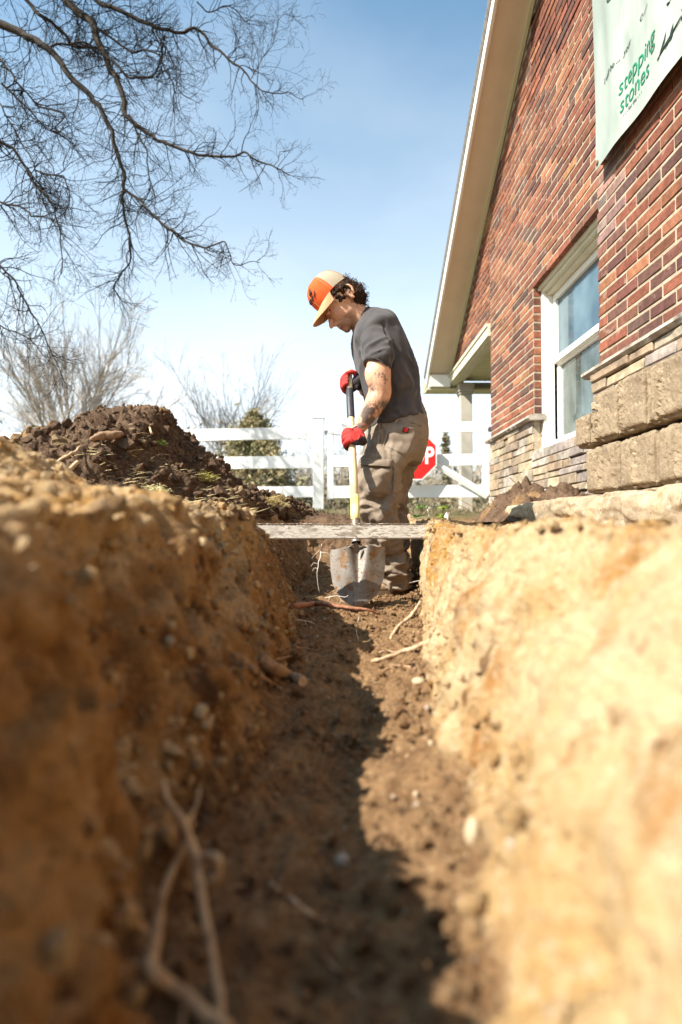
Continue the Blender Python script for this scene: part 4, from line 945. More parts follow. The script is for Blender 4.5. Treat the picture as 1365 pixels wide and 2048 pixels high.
def build_sign():
    D = 6.47; c = PA(824, 910, D); R_ = .284/math.cos(PI/8)
    t = thing('stop_sign', (c[0], D, c[2]-.27), 'red octagonal stop sign with white border hung on the gate', 'road sign')
    def octa(r, y0, y1):
        mb = MB(); A = [np.array([c[0]+r*math.cos(PI/8+k*PI/4), y0, c[2]+r*math.sin(PI/8+k*PI/4)]) for k in range(8)]; B = [a+np.array([0,y1-y0,0]) for a in A]
        mb.rings([np.array(A), np.array(B)]); return mb
    obj('border', octa(R_, D, D+.006), mat('sign_white', (.85,.85,.85), .4), t)
    obj('panel', octa(R_-.018, D-.003, D-.0005), mat('sign_red', (.70,.02,.02), .35, noise=[(6,(.75,.06,.03),.5,.8)]), t)
    cu = bpy.data.curves.new('t','FONT'); cu.body = 'STOP'; cu.size = .262; cu.align_x = 'CENTER'; cu.extrude = .0006; cu.offset = .0085; o = bpy.data.objects.new('t', cu); C.objects.link(o)
    me = bpy.data.meshes.new_from_object(o.evaluated_get(bpy.context.evaluated_depsgraph_get())); v = np.array([x.co for x in me.vertices]); f = [tuple(p_.vertices) for p_ in me.polygons]; bpy.data.objects.remove(o)
    v = v*np.array([.80,1.0,1]); 
    V = np.stack([c[0]+v[:,0], D-.0045-v[:,2], c[2]-.093+v[:,1]],1); obj('lettering', (V, f), mat('sign_letter', (.88,.86,.84), .4), t)
build_sign()
# small marker flags on wire
def flag(px, py, D, hpx, col, label, seed, tilt=0):
    a = PA(px, py+hpx, D); b = PA(px+tilt, py, D); mb = MB(); mb.tube([a,b], .0035, 5)
    o = obj('marker_flag', mb, mat('flag_wire',(.6,.6,.58),.5), label=label, cat='flag', group='small marker flags near the fence', smooth=False)
    q = MB(); w_ = 9*D/F; h = 13*D/F; v = [b, b+np.array([w_*.7,.012,-.2*h]), b+np.array([w_*.2,-.01,-h]), b+np.array([-w_*.6,.01,-h*.75])]; v = v+[x+np.array([0,.003,0]) for x in v]
    q.add(v, [(0,1,2,3),(7,6,5,4),(0,4,5,1),(1,5,6,2),(2,6,7,3),(3,7,4,0)]); obj('flag_cloth', q, mat('flag_cloth', col, .6), o)
flag(818, 1021, 4.9, 30, (.8,.45,.36), 'pinkish marker flag just right of the far leg', 1)
flag(857, 1013, 5.2, 40, (.82,.80,.74), 'white marker flag, the taller one left of the other', 2, 2)
flag(897, 1024, 4.3, 22, (.82,.80,.76), 'white marker flag leaning close to the right soil bank', 3, -3)
flag(821, 944, 6.3, 110, (.8,.8,.78), 'tall thin white marker in front of the stop sign', 4) if False else None

# ------------------------------------------------------------------ vegetation
def bark(nm, c, c2): return mat(nm, c, .9, noise=[(14,c2,.4,.62)], bump=[(40,.6,.01)])
def grow(mb, p, d, L_, r, lvl, rn, seg=(6,5,4,3,3), spread=.6, kids=(4,5,5,4), n=6, droop=0, wig=.12, up=0, lscale=.6, minr=.0012):
    pts = [p]; q = np.array(p, float); d = np.array(d, float); d /= np.linalg.norm(d)
    for i in range(n):
        d = d+np.array([rn.gauss(0,wig), rn.gauss(0,wig), rn.gauss(0,wig)+up-droop]); d /= np.linalg.norm(d); q = q+d*L_/n; pts.append(q.copy())
    mb.tube(pts, np.linspace(r, max(r*.35, minr), n+1), seg[min(lvl, len(seg)-1)], False)
    if lvl < len(kids):
        for k in range(kids[lvl]):
            t = rn.uniform(.2, .98); i = min(int(t*n), n-1); b = pts[i]+(pts[i+1]-pts[i])*(t*n-i); dd = pts[i+1]-pts[i]; dd = dd/np.linalg.norm(dd)
            v = np.array([rn.gauss(0,1) for _ in range(3)]); v -= dd*v.dot(dd); v /= np.linalg.norm(v)
            grow(mb, b, dd*math.cos(spread*rn.uniform(.7,1.3))+v*math.sin(spread*rn.uniform(.7,1.3)), L_*lscale*rn.uniform(.7,1.2)*(1-.3*t), r*.5*rn.uniform(.8,1.1)*(1-.45*t), lvl+1, rn, seg, spread, kids, n, droop, wig, up, lscale, minr)

def overhead_tree():
    rn = random.Random(21); t = thing('bare_tree', (-7.2, 6.2, .15), 'big bare tree whose dark branches hang into the upper left sky', 'tree')
    M_B = bark('dark_bark', (.022,.016,.012), (.055,.042,.03)); M_T = mat('twig_bark', (.013,.010,.009), .9, spec=.1, noise=[(8,(.03,.022,.016),.45,.65)])
    limbs = [
     ([(-40,35),(0,48),(48,71),(95,95),(143,148),(205,229),(233,286),(248,367),(245,405),(260,476),(257,514),(233,571),(245,610)], 6.4, 6.0, [.060,.052,.045,.038,.030,.024,.018,.012,.009,.006]),
     ([(248,376),(286,400),(305,424),(352,467),(405,498),(448,486),(471,524),(524,524)], 6.1, 5.6, [.019,.016,.013,.010,.007,.004]),
     ([(100,-80),(133,0),(181,48),(205,95),(224,143),(243,190),(257,229),(295,267),(343,290),(424,312),(476,312),(524,324),(582,346)], 7.0, 6.0, [.06,.055,.048,.040,.03,.022,.017,.012,.006]),
     ([(150,-40),(200,5),(267,29),(310,60),(395,60),(429,90),(467,124),(505,157),(538,179),(575,183),(605,195)], 6.7, 6.3, [.035,.028,.022,.017,.012,.007,.004]),
     ([(0,119),(38,162),(71,205),(129,229),(110,257),(128,278)], 6.0, 5.8, [.014,.011,.008,.005]),
     ([(-30,270),(0,281),(48,319),(71,357),(105,410),(121,457),(126,548)], 5.7, 5.5, [.022,.018,.014,.009,.005]),
     ([(67,343),(110,350),(133,357),(138,405),(124,430)], 5.6, 5.4, [.010,.008,.004]),
     ([(-20,520),(0,533),(38,576),(71,638),(100,690),(125,760)], 5.3, 5.2, [.012,.009,.004]),
     ([(0,162),(48,210),(95,257),(143,286),(170,320)], 6.0, 6.1, [.012,.009,.004]),
     ([(214,114),(248,143),(276,155),(310,143),(324,105),(305,62)], 6.6, 6.5, [.018,.014,.010,.007]),
     ([(-10,395),(48,419),(62,438),(95,433),(124,457)], 5.6, 5.4, [.012,.008,.004]),
     ([(257,229),(275,262),(290,300),(300,350),(312,400),(318,440)], 6.4, 6.2, [.014,.010,.007,.003]),
     ([(395,0),(420,20),(455,10),(490,40),(512,30)], 6.6, 6.6, [.010,.007,.003]),
     ([(0,-40),(60,10),(120,60),(150,90),(205,95)], 6.8, 6.9, [.03,.024,.018]),
     ([(100,95),(140,82),(175,88),(200,118)], 6.4, 6.6, [.016,.012,.009]),
     ([(310,60),(330,90),(345,130),(360,180),(395,210)], 6.5, 6.4, [.012,.008,.004]),
     ([(-60,640),(0,655),(60,680),(90,712)], 5.1, 5.0, [.009,.006,.003]),
     ([(-30,180),(10,215),(40,290),(70,330),(75,420)], 5.8, 5.7, [.012,.008,.004]),
     ([(181,48),(260,100),(300,95),(340,160),(352,230)], 6.9, 6.6, [.018,.012,.006]),
     ([(505,157),(520,130),(545,90),(560,40),(592,30)], 6.3, 6.2, [.006,.004,.002]),
    ]
    big = MB(); tw = MB()
    base = np.array([-7.2, 6.2, .15]); fork = np.array([-5.9, 6.5, 5.2])
    big.tube(catmull([base, base+(.25,.05,1.6), base+(.75,.15,3.4), fork], 5), np.linspace(.27,.15,16), 12)
    for k, (px, D0, D1, rr) in enumerate(limbs):
        n = len(px); pts = [PA(x, y, D0+(D1-D0)*i/(n-1)) for i, (x, y) in enumerate(px)]
        pc = catmull(pts, 6); pc = pc+np.stack([fbm(pc*5+k, 2, s) for s in (1,2,3)],1)*.03
        rad = np.interp(np.linspace(0,1,len(pc)), np.linspace(0,1,len(rr)), rr)*.84; big.tube(pc, rad, 7, False)
        if k in (0,2,3): big.tube(catmull([fork-(0,0,.4), (fork+pc[0])/2+(0,0,.25), pc[0]], 5), np.linspace(.13, rad[0], 11), 8, False)
        seg = np.linalg.norm(np.diff(pc, axis=0), axis=1); cum = np.concatenate([[0], np.cumsum(seg)]); L_ = cum[-1]
        for _ in range(int(L_*19)+6):
            s_ = rn.uniform(.04,1)*L_; i = min(np.searchsorted(cum, s_)-1, len(pc)-2); i = max(i,0); b = pc[i]+(pc[i+1]-pc[i])*((s_-cum[i])/(seg[i]+1e-9)); dd = (pc[i+1]-pc[i]); dd = dd/np.linalg.norm(dd)
            v = np.array([rn.gauss(0,1), rn.gauss(0,.8), rn.gauss(-.25,1)]); v -= dd*v.dot(dd); v /= np.linalg.norm(v); a = rn.uniform(.5,1.15)
            fall = 1-.35*s_/L_
            grow(tw, b, dd*math.cos(a)+v*math.sin(a), rn.uniform(.30,.72)*fall, min(.0060, rad[i]*.6), 0, rn, seg=(4,3,3), spread=.75, kids=(4,3), n=6, wig=.22, up=.02, lscale=.55, minr=.0014)
    obj('trunk', big, M_B, t, smooth=True); obj('twigs', tw, M_T, t)
overhead_tree()

def vase_tree(px, D, wpx, toppy, label, seed, nst=9, c=(.30,.26,.22), group=None, kids=(5,5,4), r0=None, basepy=1045, spread=1.0, name='bare_tree'):
    rn = random.Random(seed); b = PA(px, basepy, D); H = PA(px, toppy, D)[2]-b[2]; Wd = wpx*D/F; t = thing(name, b, label, 'tree')
    big = MB(); r0 = r0 or .012*H
    big.tube([b+(0,0,-.1), b+(0,0,H*.12)], [r0*2, r0*1.6], 9)
    tw = MB()
    for k in range(nst):
        a = 2*PI*k/nst+rn.uniform(-.3,.3); s_ = rn.uniform(.25,1)*Wd/2*spread
        top = b+np.array([math.cos(a)*s_, math.sin(a)*s_*.7, H*.70*rn.uniform(.85,1.1)*(1-.45*(s_/(Wd/2))**2)]); st = b+(0,0,H*.08); mid = st*.5+top*.5+np.array([-math.cos(a)*s_*.12,0,H*.04])
        pc = catmull([st, mid, top], 6); big.tube(pc, np.linspace(r0*.75, r0*.22, len(pc)), 6, False)
        for i in range(6, len(pc)-1):
            for _ in range(2): 
                d = pc[i+1]-pc[i]; d = d/np.linalg.norm(d); v = np.array([rn.gauss(0,1),rn.gauss(0,1),rn.gauss(.3,.6)]); 
                grow(tw, pc[i], d+v*.45, H*.20*rn.uniform(.7,1.2), r0*.22, 1, rn, seg=(4,3,3,3), spread=.5, kids=kids, n=4, wig=.13, up=.03, lscale=.60, minr=.0055*D/22)
        grow(tw, pc[-1], pc[-1]-pc[-2]+(0,0,.1), H*.30, r0*.22, 1, rn, seg=(4,3,3,3), spread=.45, kids=kids, n=4, wig=.11, up=.03, lscale=.60, minr=.0055*D/22)
    M_ = mat('grey_bark', c, .9, noise=[(3,(c[0]*.7,c[1]*.7,c[2]*.7),.4,.6)])
    obj('trunk', big, M_, t); obj('twigs', tw, M_, t)
vase_tree(150, 22, 430, 560, 'wide vase shaped bare tree standing behind the fence at far left', 31, 15, (.47,.41,.35))
vase_tree(470, 26, 210, 672, 'slim bare tree rising behind the top fence rail beside the evergreen', 32, 7, (.27,.24,.21), kids=(5,4,3), spread=.9)
vase_tree(28, 30, 260, 745, 'faint bare tree behind the sandy lump at the left edge', 33, 6, (.42,.38,.34), kids=(4,4,3))
vase_tree(372, 30, 150, 812, 'low faint bare tree between the mound peak and the slim tree', 34, 5, (.42,.38,.35), kids=(4,4,3))

def evergreen(px, D, wpx, toppy, label, seed, basepy=1045, c1=(.10,.105,.05), c2=(.22,.18,.10), n=5200, name='evergreen_tree'):
    rn = np.random.default_rng(seed); b = PA(px, basepy, D); H = PA(px, toppy, D)[2]-b[2]; Wd = wpx*D/F/2
    t = thing(name, b, label, 'tree'); mb = MB(); mb.tube([b, b+(0,0,H*.9)], [Wd*.08, Wd*.02], 7)
    r2 = random.Random(seed)
    for k in range(40): 
        z = r2.uniform(.05,.85); a = r2.uniform(0,2*PI); rr = Wd*(1-z)**.7*.9; mb.tube([b+(0,0,H*z), b+(rr*math.cos(a), rr*math.sin(a), H*z+rr*.1)], [Wd*.018, Wd*.005], 4, False)
    obj('trunk', mb, bark('bark', (.12,.09,.07), (.2,.16,.12)), t)
    z = rn.random(n)**.85; a = rn.uniform(0,2*PI,n); lob = 1+.28*np.sin(a*5+z*9)+.22*np.sin(a*3-z*17+seed)
    rad = Wd*np.clip((1-z)**.62,.04,1)*lob*(1-rn.random(n)**2.2*.75)
    cen = b+np.stack([rad*np.cos(a), rad*np.sin(a), H*z*1.0+rn.normal(size=n)*.03*H],1)
    s_ = .055*(D/18)*rn.uniform(.6,1.5,n); k = 4
    V = []; F_ = []; o = 0
    for _ in range(3):
        d1 = rn.normal(size=(n,3)); d1 /= np.linalg.norm(d1,axis=1)[:,None]; d2 = rn.normal(size=(n,3)); d2 -= d1*np.sum(d1*d2,1)[:,None]; d2 /= np.linalg.norm(d2,axis=1)[:,None]
        c_ = cen+rn.normal(size=(n,3))*s_[:,None]*.8; A = np.stack([c_-d1*s_[:,None], c_+d2*s_[:,None]*.35, c_+d1*s_[:,None]*1.2, c_-d2*s_[:,None]*.35],1)
        V.append(A.reshape(-1,3)); F_.append(np.arange(n*4).reshape(-1,4)+o); o += n*4
    obj('crown', (np.concatenate(V), np.concatenate(F_).tolist()), mat('needles', c1, .8, noise=[(1.3,c2,.42,.6)]), t)
evergreen(508, 17, 215, 832, 'bushy olive brown evergreen behind the fence left of the gate post', 41, c1=(.16,.15,.07), c2=(.34,.27,.14), n=7000)
evergreen(545, 16, 120, 915, 'low spreading evergreen bush right below the taller evergreen', 42, c1=(.17,.15,.08), c2=(.36,.29,.16), n=4000)
evergreen(893, 19, 26, 870, 'narrow dark evergreen seen between gate and porch post', 43, n=600)
evergreen(842, 5.5, 26, 1016, 'small blurred green shrub behind the flags', 44, basepy=1060, c1=(.10,.20,.04), c2=(.20,.28,.07), n=700, name='green_shrub')
evergreen(887, 4.9, 20, 1018, 'little yellow green plant by the soil bank', 45, basepy=1058, c1=(.22,.30,.03), c2=(.35,.38,.08), n=400, name='green_plant')

def brush():
    """far hedgerow of bare brush reading as one mass"""
    rn = random.Random(8); mb = MB()
    for k in range(1300):
        px = rn.uniform(-60, 1010); D = rn.uniform(16, 32); top = rn.choice([900,925,940,950,915]) + rn.uniform(-25,40) + (0 if px > 330 else 10)
        b = PA(px, 1047, D); H = PA(px, top, D)[2]-b[2]
        grow(mb, b, (rn.gauss(0,.25), rn.gauss(0,.2), 1), H*rn.uniform(.6,1), .018, 0, rn, seg=(4,3,3), spread=.55, kids=(5,3), n=4, wig=.13, lscale=.55, minr=.006)
    obj('far_brush', mb, mat('brush', (.27,.22,.16), .9, noise=[(.25,(.33,.27,.20),.4,.6)]), kind='stuff', label='bare brown brush along the field edge beyond the fence', cat='brush')
    # dense low leaf litter and undergrowth
    g = np.random.default_rng(3); n = 26000; x = g.uniform(-14, 10, n); y = g.uniform(15, 26, n); z = .15+np.abs(g.normal(size=n))*.75*(1+.4*np.sin(x*1.3)); s_ = g.uniform(.05,.16,n)
    c_ = np.stack([x,y,z],1); d1 = g.normal(size=(n,3)); d1 /= np.linalg.norm(d1,axis=1)[:,None]; d2 = np.cross(d1, g.normal(size=(n,3))); d2 /= np.linalg.norm(d2,axis=1)[:,None]
    A = np.stack([c_-d1*s_[:,None], c_+d2*s_[:,None]*.4, c_+d1*s_[:,None], c_-d2*s_[:,None]*.4],1).reshape(-1,3)
    obj('undergrowth', (A, np.arange(n*4).reshape(-1,4).tolist()), mat('undergrowth', (.24,.19,.12), .9, noise=[(.5,(.19,.18,.10),.48,.62)]), kind='stuff', label='low brown and green undergrowth beyond the fence', cat='brush')
brush()
# green grass strip seen behind the mound tail
def grass_strip():
    g = np.random.default_rng(9); n = 9000; x = g.uniform(-1.6, 1.5, n); y = g.uniform(4.3, 6.6, n); z = np.full(n, .1)+.01*(y-4.3); h = g.uniform(.02,.06,n)*(.4+.9*np.clip(fbm(np.stack([x*3,y*3,x*0],1),2,3)+.5,0,1))
    d = g.normal(size=(n,2))*.3; wv = .004; V = np.stack([np.stack([x-wv,y,z],1), np.stack([x+wv,y,z],1), np.stack([x+d[:,0]*h,y+d[:,1]*h,z+h],1)],1).reshape(-1,3)
    obj('grass', (V, np.arange(n*3).reshape(-1,3).tolist()), mat('lawn', (.13,.12,.06), .8, noise=[(2,(.26,.21,.13),.45,.6)]), kind='stuff', label='short green grass growing between trench end and fence', cat='grass')
grass_strip()
mb = MB(); rn = random.Random(2)
for (px, py, dx, dy) in ((940,1022,-30,-10),(960,1020,-34,-14),(985,1000,12,22),(970,1010,30,14),(1020,955,18,14)):
    a = PA(px, py, 3.9); grow(mb, a, (dx, 2, -dy), .28, .003, 0, rn, seg=(4,3), kids=(3,), n=5, wig=.15, minr=.001)
obj('twigs', mb, M_ROOT, label='thin dry twigs sticking out of the soil heap by the house', cat='twig')
# ------------------------------------------------------------------ the digging man
from mathutils.bvhtree import BVHTree
def remesh(mb, vox, smooth=6, fac=.5):
    v = np.concatenate(mb.v); me = bpy.data.meshes.new('tmp'); me.from_pydata(v.tolist(), [], mb.f); o = bpy.data.objects.new('tmp', me); C.objects.link(o)
    m = o.modifiers.new('r', 'REMESH'); m.mode = 'VOXEL'; m.voxel_size = vox
    s = o.modifiers.new('s', 'SMOOTH'); s.factor = fac; s.iterations = smooth
    dg = bpy.context.evaluated_depsgraph_get(); m2 = bpy.data.meshes.new_from_object(o.evaluated_get(dg))
    V = np.empty(len(m2.vertices)*3); m2.vertices.foreach_get('co', V); V = V.reshape(-1,3); Fc = [tuple(p.vertices) for p in m2.polygons]
    N = np.empty(len(m2.vertices)*3); m2.vertex_normals.foreach_get('vector', N); N = N.reshape(-1,3)
    bpy.data.objects.remove(o); bpy.data.meshes.remove(me); bpy.data.meshes.remove(m2); return V, Fc, N
def vnormals(V, Fc):
    me = bpy.data.meshes.new('t'); me.from_pydata(V.tolist(), [], Fc); N = np.empty(len(V)*3); me.vertex_normals.foreach_get('vector', N); bpy.data.meshes.remove(me); return N.reshape(-1,3)
def torso(mb, R, seg=40, e=2.4, n=6):
    """R: rows (Fx,Fy,Bx,By,D,halfdepth)"""
    A = np.array(R, float); K = catmull(A[:, :3], n) if False else None
    t = np.linspace(0, len(A)-1, (len(A)-1)*n+1); cm = np.array(catmull_nd(A, n)); rings = []
    a = np.arange(seg)*2*PI/seg; ca = np.sign(np.cos(a))*np.abs(np.cos(a))**(2/e); sa = np.sign(np.sin(a))*np.abs(np.sin(a))**(2/e)
    for r in cm:
        f = PA(r[0], r[1], r[4]); b = PA(r[2], r[3], r[4]); c = (f+b)/2; u = (b-f)/2; v = np.array([0, r[5], 0]); rings.append(c+ca[:,None]*u+sa[:,None]*v)
    mb.rings(rings)
def catmull_nd(A, n):
    out = []; Q = np.vstack([2*A[0]-A[1], A, 2*A[-1]-A[-2]])
    for i in range(len(A)-1):
        p0,p1,p2,p3 = Q[i:i+4]
        for k in range(n):
            t = k/n; out.append(.5*((2*p1)+(-p0+p2)*t+(2*p0-5*p1+4*p2-p3)*t*t+(-p0+3*p1-3*p2+p3)*t**3))
    out.append(A[-1]); return out
def limb(mb, R, seg=16, n=5, flat=1.0):
    """R rows (px,py,D,radius)"""
    cm = np.array(catmull_nd(np.array(R, float), n)); mb.tube([P(r[0], r[1], r[2]) for r in cm], cm[:,3], seg, True, flat=flat)
DM = 2.86
person = thing('person', P(795, 1185, 2.9), 'man in grey t-shirt, brown trousers and orange cap digging with a shovel', 'person')

HC = PA(665, 588, 2.80); HQ = 2.80/F
HF = np.array([-.64,.10,-.77]); HF /= np.linalg.norm(HF); HU = np.array([-.77,.0,.64]); HU -= HF*HU.dot(HF); HU /= np.linalg.norm(HU); HS = np.cross(HF, HU); HS = HS if HS[1] < 0 else -HS
def H(f, u, s=0): return HC+(HF*f+HU*u+HS*s)*HQ
def hell(mb, f, u, s, rf, ru, rs, tilt=0, seg=20, rin=14):
    a = HF*math.cos(tilt)+HU*math.sin(tilt); b = -HF*math.sin(tilt)+HU*math.cos(tilt)
    mb.ell(H(f,u,s), [a*rf*HQ, HS*rs*HQ, b*ru*HQ], seg, rin)
body = MB()
hell(body, -1, -12, 0, 41, 42, 32); hell(body, -16, -24, 0, 27, 30, 29)
hell(body, 16, -36, 0, 25, 28, 26); hell(body, 8, -48, 0, 25, 24, 25)
hell(body, 23, -56, 0, 18, 18, 19); hell(body, 34, -67, 0, 8.5, 8, 10); hell(body, 31, -50, 0, 12, 14, 14)
body.tube([H(35,-22), H(43,-31), H(50,-40), H(50.5,-43)], [3.8*HQ,4.4*HQ,5.6*HQ,4.8*HQ], 10)
hell(body, 41.5, -43.5, 4.5, 5, 3.2, 3.6); hell(body, 41.5, -43.5, -4.5, 5, 3.2, 3.6)
hell(body, 40, -50, 0, 4, 5, 10); hell(body, 40.5, -56.5, 0, 4.4, 2.5, 8.5, .25); hell(body, 39.5, -61.2, 0, 4.2, 2.7, 7.5, -.2)
hell(body, 35, -20.5, 9, 6, 3.6, 10, .1); hell(body, 35, -20.5, -9, 6, 3.6, 10, .1)
for s in (1,-1):
    hell(body, 24, -38, 16*s, 9, 7, 8); hell(body, 29.5, -30, 13*s, 5.5, 4.6, 6)
    # ear: rim, lobe and bowl
    e = [H(-20+7.6*math.cos(a)*(1 if math.sin(a)>-.3 else .75)-2.5*math.sin(a), -31+13.5*math.sin(a), (29.5+3.5*max(0,-math.cos(a)))*s) for a in np.linspace(-PI*.55, PI*1.25, 14)]
    body.tube(e, 2.5*HQ, 8); hell(body, -18.5, -32, 28*s, 6.5, 11, 3.2, .2); hell(body, -15, -41, 28.5*s, 3.6, 4.2, 3)
# neck and trunk
limb(body, [(700,612,2.80,.052),(714,628,2.81,.058),(722,640,2.82,.062),(735,660,2.84,.075)], 20)
torso(body, [(712,664,740,626,2.84,.07),(712,692,778,642,2.85,.17),(712,722,806,690,2.86,.175),(720,755,824,738,2.86,.16),(734,790,830,785,2.86,.145),(742,840,838,826,2.87,.16),(742,880,842,866,2.87,.17)])
# near arm, far arm
limb(body, [(750,668,2.73,.060),(757,700,2.68,.058),(758,726,2.66,.057),(758,748,2.65,.0575),(760,768,2.65,.053),(760,786,2.66,.0545),(753,803,2.66,.052),(743,820,2.67,.0455),(731,840,2.68,.036),(720,856,2.685,.0285),(712,867,2.69,.0265),(706,876,2.69,.024)], 22)
hell_e = P(768, 792, 2.66); body.ell(hell_e, [(.026,0,.01),(0,.03,0),(-.01,0,.032)], 12, 8)
body.ell(P(745,757,2.64), [(.03,0,.012),(0,.035,0),(-.02,0,.06)], 14, 8)
limb(body, [(748,672,3.0,.058),(746,715,3.04,.055),(742,765,3.05,.048),(735,778,3.02,.045),(728,772,2.97,.036),(716,768,2.93,.027),(708,764,2.92,.024)], 16)
# legs
limb(body, [(785,880,2.80,.10),(762,940,2.78,.085),(756,1000,2.76,.062),(762,1045,2.79,.055),(778,1100,2.86,.055),(792,1150,2.91,.04),(794,1176,2.92,.038)], 16)
limb(body, [(800,880,2.95,.09),(786,940,3.0,.065),(786,1000,3.02,.055),(787,1050,3.04,.05),(788,1110,3.07,.045),(790,1160,3.08,.038)], 16)
BV, BF, BN = remesh(body, .0034, 5)
M_SKIN = mat('skin', attr='skin', rough=.5, spec=.4, noise=[(60,(.85,),.45,.7)], bump=[(160,.12,.001)])
M_SKIN.node_tree.nodes['Principled BSDF'].inputs['Subsurface Weight'].default_value = .06
M_SKIN.node_tree.nodes['Principled BSDF'].inputs['Subsurface Scale'].default_value = .01
col = np.tile(np.array([.66,.36,.225]), (len(BV),1)); L3 = np.stack([(BV-HC)@HF, (BV-HC)@HU, (BV-HC)@HS],1)/HQ
ishead = (L3[:,1] > -90)&(BV[:,2] > P(700,690,2.8).z)
nz_ = fbm(BV*70, 2, 3)
def blend(col, m, c): return col*(1-m[:,None])+np.array(c)*m[:,None]
st = smoothstep(-47,-56,L3[:,1]+nz_*2)*smoothstep(2,16,L3[:,0])*ishead; st = np.maximum(st*.55, .62*smoothstep(-62,-70,L3[:,1]+nz_*2)*smoothstep(10,24,L3[:,0])*ishead)
st = np.maximum(st, .5*np.exp(-((L3[:,1]+50.5)/2.2)**2)*smoothstep(34,38,L3[:,0])*ishead)
col = blend(col, st, (.13,.075,.05))
lip = np.exp(-((L3[:,1]+59)/4)**2)*smoothstep(36,40,L3[:,0])*(np.abs(L3[:,2])<9)*ishead; col = blend(col, lip*.7, (.45,.14,.11))
mouth = np.exp(-((L3[:,1]+58.9)/1.1)**2)*smoothstep(33,37,L3[:,0])*(np.abs(L3[:,2])<10)*ishead; col = blend(col, mouth*.85, (.08,.03,.03))
chk = np.exp(-((L3[:,1]+40)/9)**2-((L3[:,0]-24)/11)**2)*ishead; col = blend(col, chk*.35, (.60,.24,.16))
nose = np.exp(-((L3[:,1]+40)/6)**2-((L3[:,0]-46)/7)**2)*ishead; col = blend(col, nose*.4, (.62,.24,.17))
earm = np.exp(-((L3[:,1]+32)/5)**2-((L3[:,0]+18.5)/3)**2)*(np.abs(L3[:,2])>26)*ishead; col = blend(col, earm*.55, (.28,.10,.07))
hairm = smoothstep(2,-8,L3[:,0]-(.0)*L3[:,1])*smoothstep(-64,-52,L3[:,1])*(1-smoothstep(24,28,np.abs(L3[:,2]))*smoothstep(-32,-26,L3[:,0])*smoothstep(-6,-10,L3[:,0])*0)*ishead
# tattoos on the near arm
pxv = 675+F*BV[:,0]/BV[:,1]; pyv = 1053-F*BV[:,2]/BV[:,1]
arm = (BV[:,1] < 2.76)&(pyv > 715)&(pyv < 870)&(pxv > 690)&(pxv < 790)
def lines(p, s, w_, sd): return np.exp(-(vnoise(p*s, sd)/w_)**2)
t1 = lines(BV, 55, .09, 1)*.8; t2 = lines(BV, 95, .13, 5)*.6; shade_ = smoothstep(-.1,.35, vnoise(BV*32, 9))*.55
fore = arm*smoothstep(792,808,pyv+.0*pxv)*smoothstep(866,858,pyv)*smoothstep(-.2,.2,(pxv-(765-(pyv-800)*.62))/12+2.3)
mid = arm*np.exp(-((pyv-778)/12)**2-((pxv-752)/17)**2)
script = arm*(np.abs(pyv-746)<3.2)*(pxv>745)*(pxv<770)*(vnoise(np.stack([pxv*.55,pyv*.7,pxv*0],1),3)>.0)+arm*(np.abs(pyv-752)<1.6)*(pxv>748)*(pxv<770)*(vnoise(np.stack([pxv*.6,pyv*.4,pxv*0],1),7)>-.1)
cross = arm*(((np.abs(pxv-771.5)<1.1)&(pyv>747)&(pyv<766))|((np.abs(pyv-757.5)<1.0)&(pxv>766)&(pxv<777)))
tat = np.clip(fore*(np.maximum(t1,t2)*1.25+shade_*1.5)+mid*(np.maximum(t1,t2)*1.1+shade_)+script*.65+cross*.75, 0, .88)
col = blend(col, tat, (.045,.05,.055))
bo = obj('body', (BV, BF), M_SKIN, person, smooth=True, cattr={'skin': col})

# eyes and brows
M_HAIR = mat('dark_hair', (.026,.015,.010), .8, spec=.15, noise=[(80,(.11,.06,.035),.5,.65)])
for s in (1,-1):
    q = MB(); q.tube([H(34.5,-31.5,8*s), H(35,-32.6,12*s), H(32.5,-32.3,16*s), H(29,-31,19*s)], [.5*HQ,.9*HQ,1.0*HQ,.6*HQ], 6); obj('eyelashes', q, M_HAIR, person, smooth=True)
r_ = random.Random(8)
for s in (1,-1):
    q = MB()
    for k in range(36):
        t = r_.random(); a = H(41-9*t+r_.uniform(-.5,.5), -22.5+3*math.sin(t*PI)+r_.uniform(-1,1), (5+15*t)*s); q.tube([a, a+(-HF*2+HS*s*2+HU*.6)*HQ], [.5*HQ,.2*HQ], 4)
    obj('eyebrow', q, M_HAIR, person)

# cap
capm = MB(); nu, nv = 56, 24; CB = -1.5
V = []
for i in range(nv+1):
    th = (i/nv)*PI/2
    for j in range(nu):
        ph = 2*PI*j/nu; cr = math.cos(th)**.82; su = math.sin(th)**.92
        f = 43.5*cr*math.cos(ph)+.5; s = 35.5*cr*math.sin(ph); u = CB+48*su+ (2.5*max(0,math.cos(ph))*math.sin(2*th))
        f += 3.5*max(0,math.cos(ph))*math.sin(2*th)*.8
        V.append(H(f, u - 4*max(0,-math.cos(ph))*(1-su), s))
Fq = [(i*nu+j, i*nu+(j+1)%nu, (i+1)*nu+(j+1)%nu, (i+1)*nu+j) for i in range(nv) for j in range(nu)]
colf = []
M_CAPM = mat('cap_cloth', attr='col', rough=.85, noise=[(50,(.85,),.45,.7)], bump=[(240,.3,.001)])
for (a,b,c_,d_) in Fq:
    j = a % nu; ph = 2*PI*(j+.5)/nu; i = a//nu; front = math.cos(ph) > -.06
    k = .55+.12*fbm(np.array([V[a]*60]),2,3)[0]
    colf.append(((.66,.095,.016) if front else (.36,.30,.215)))
capm.add(V, Fq); capm.c = colf
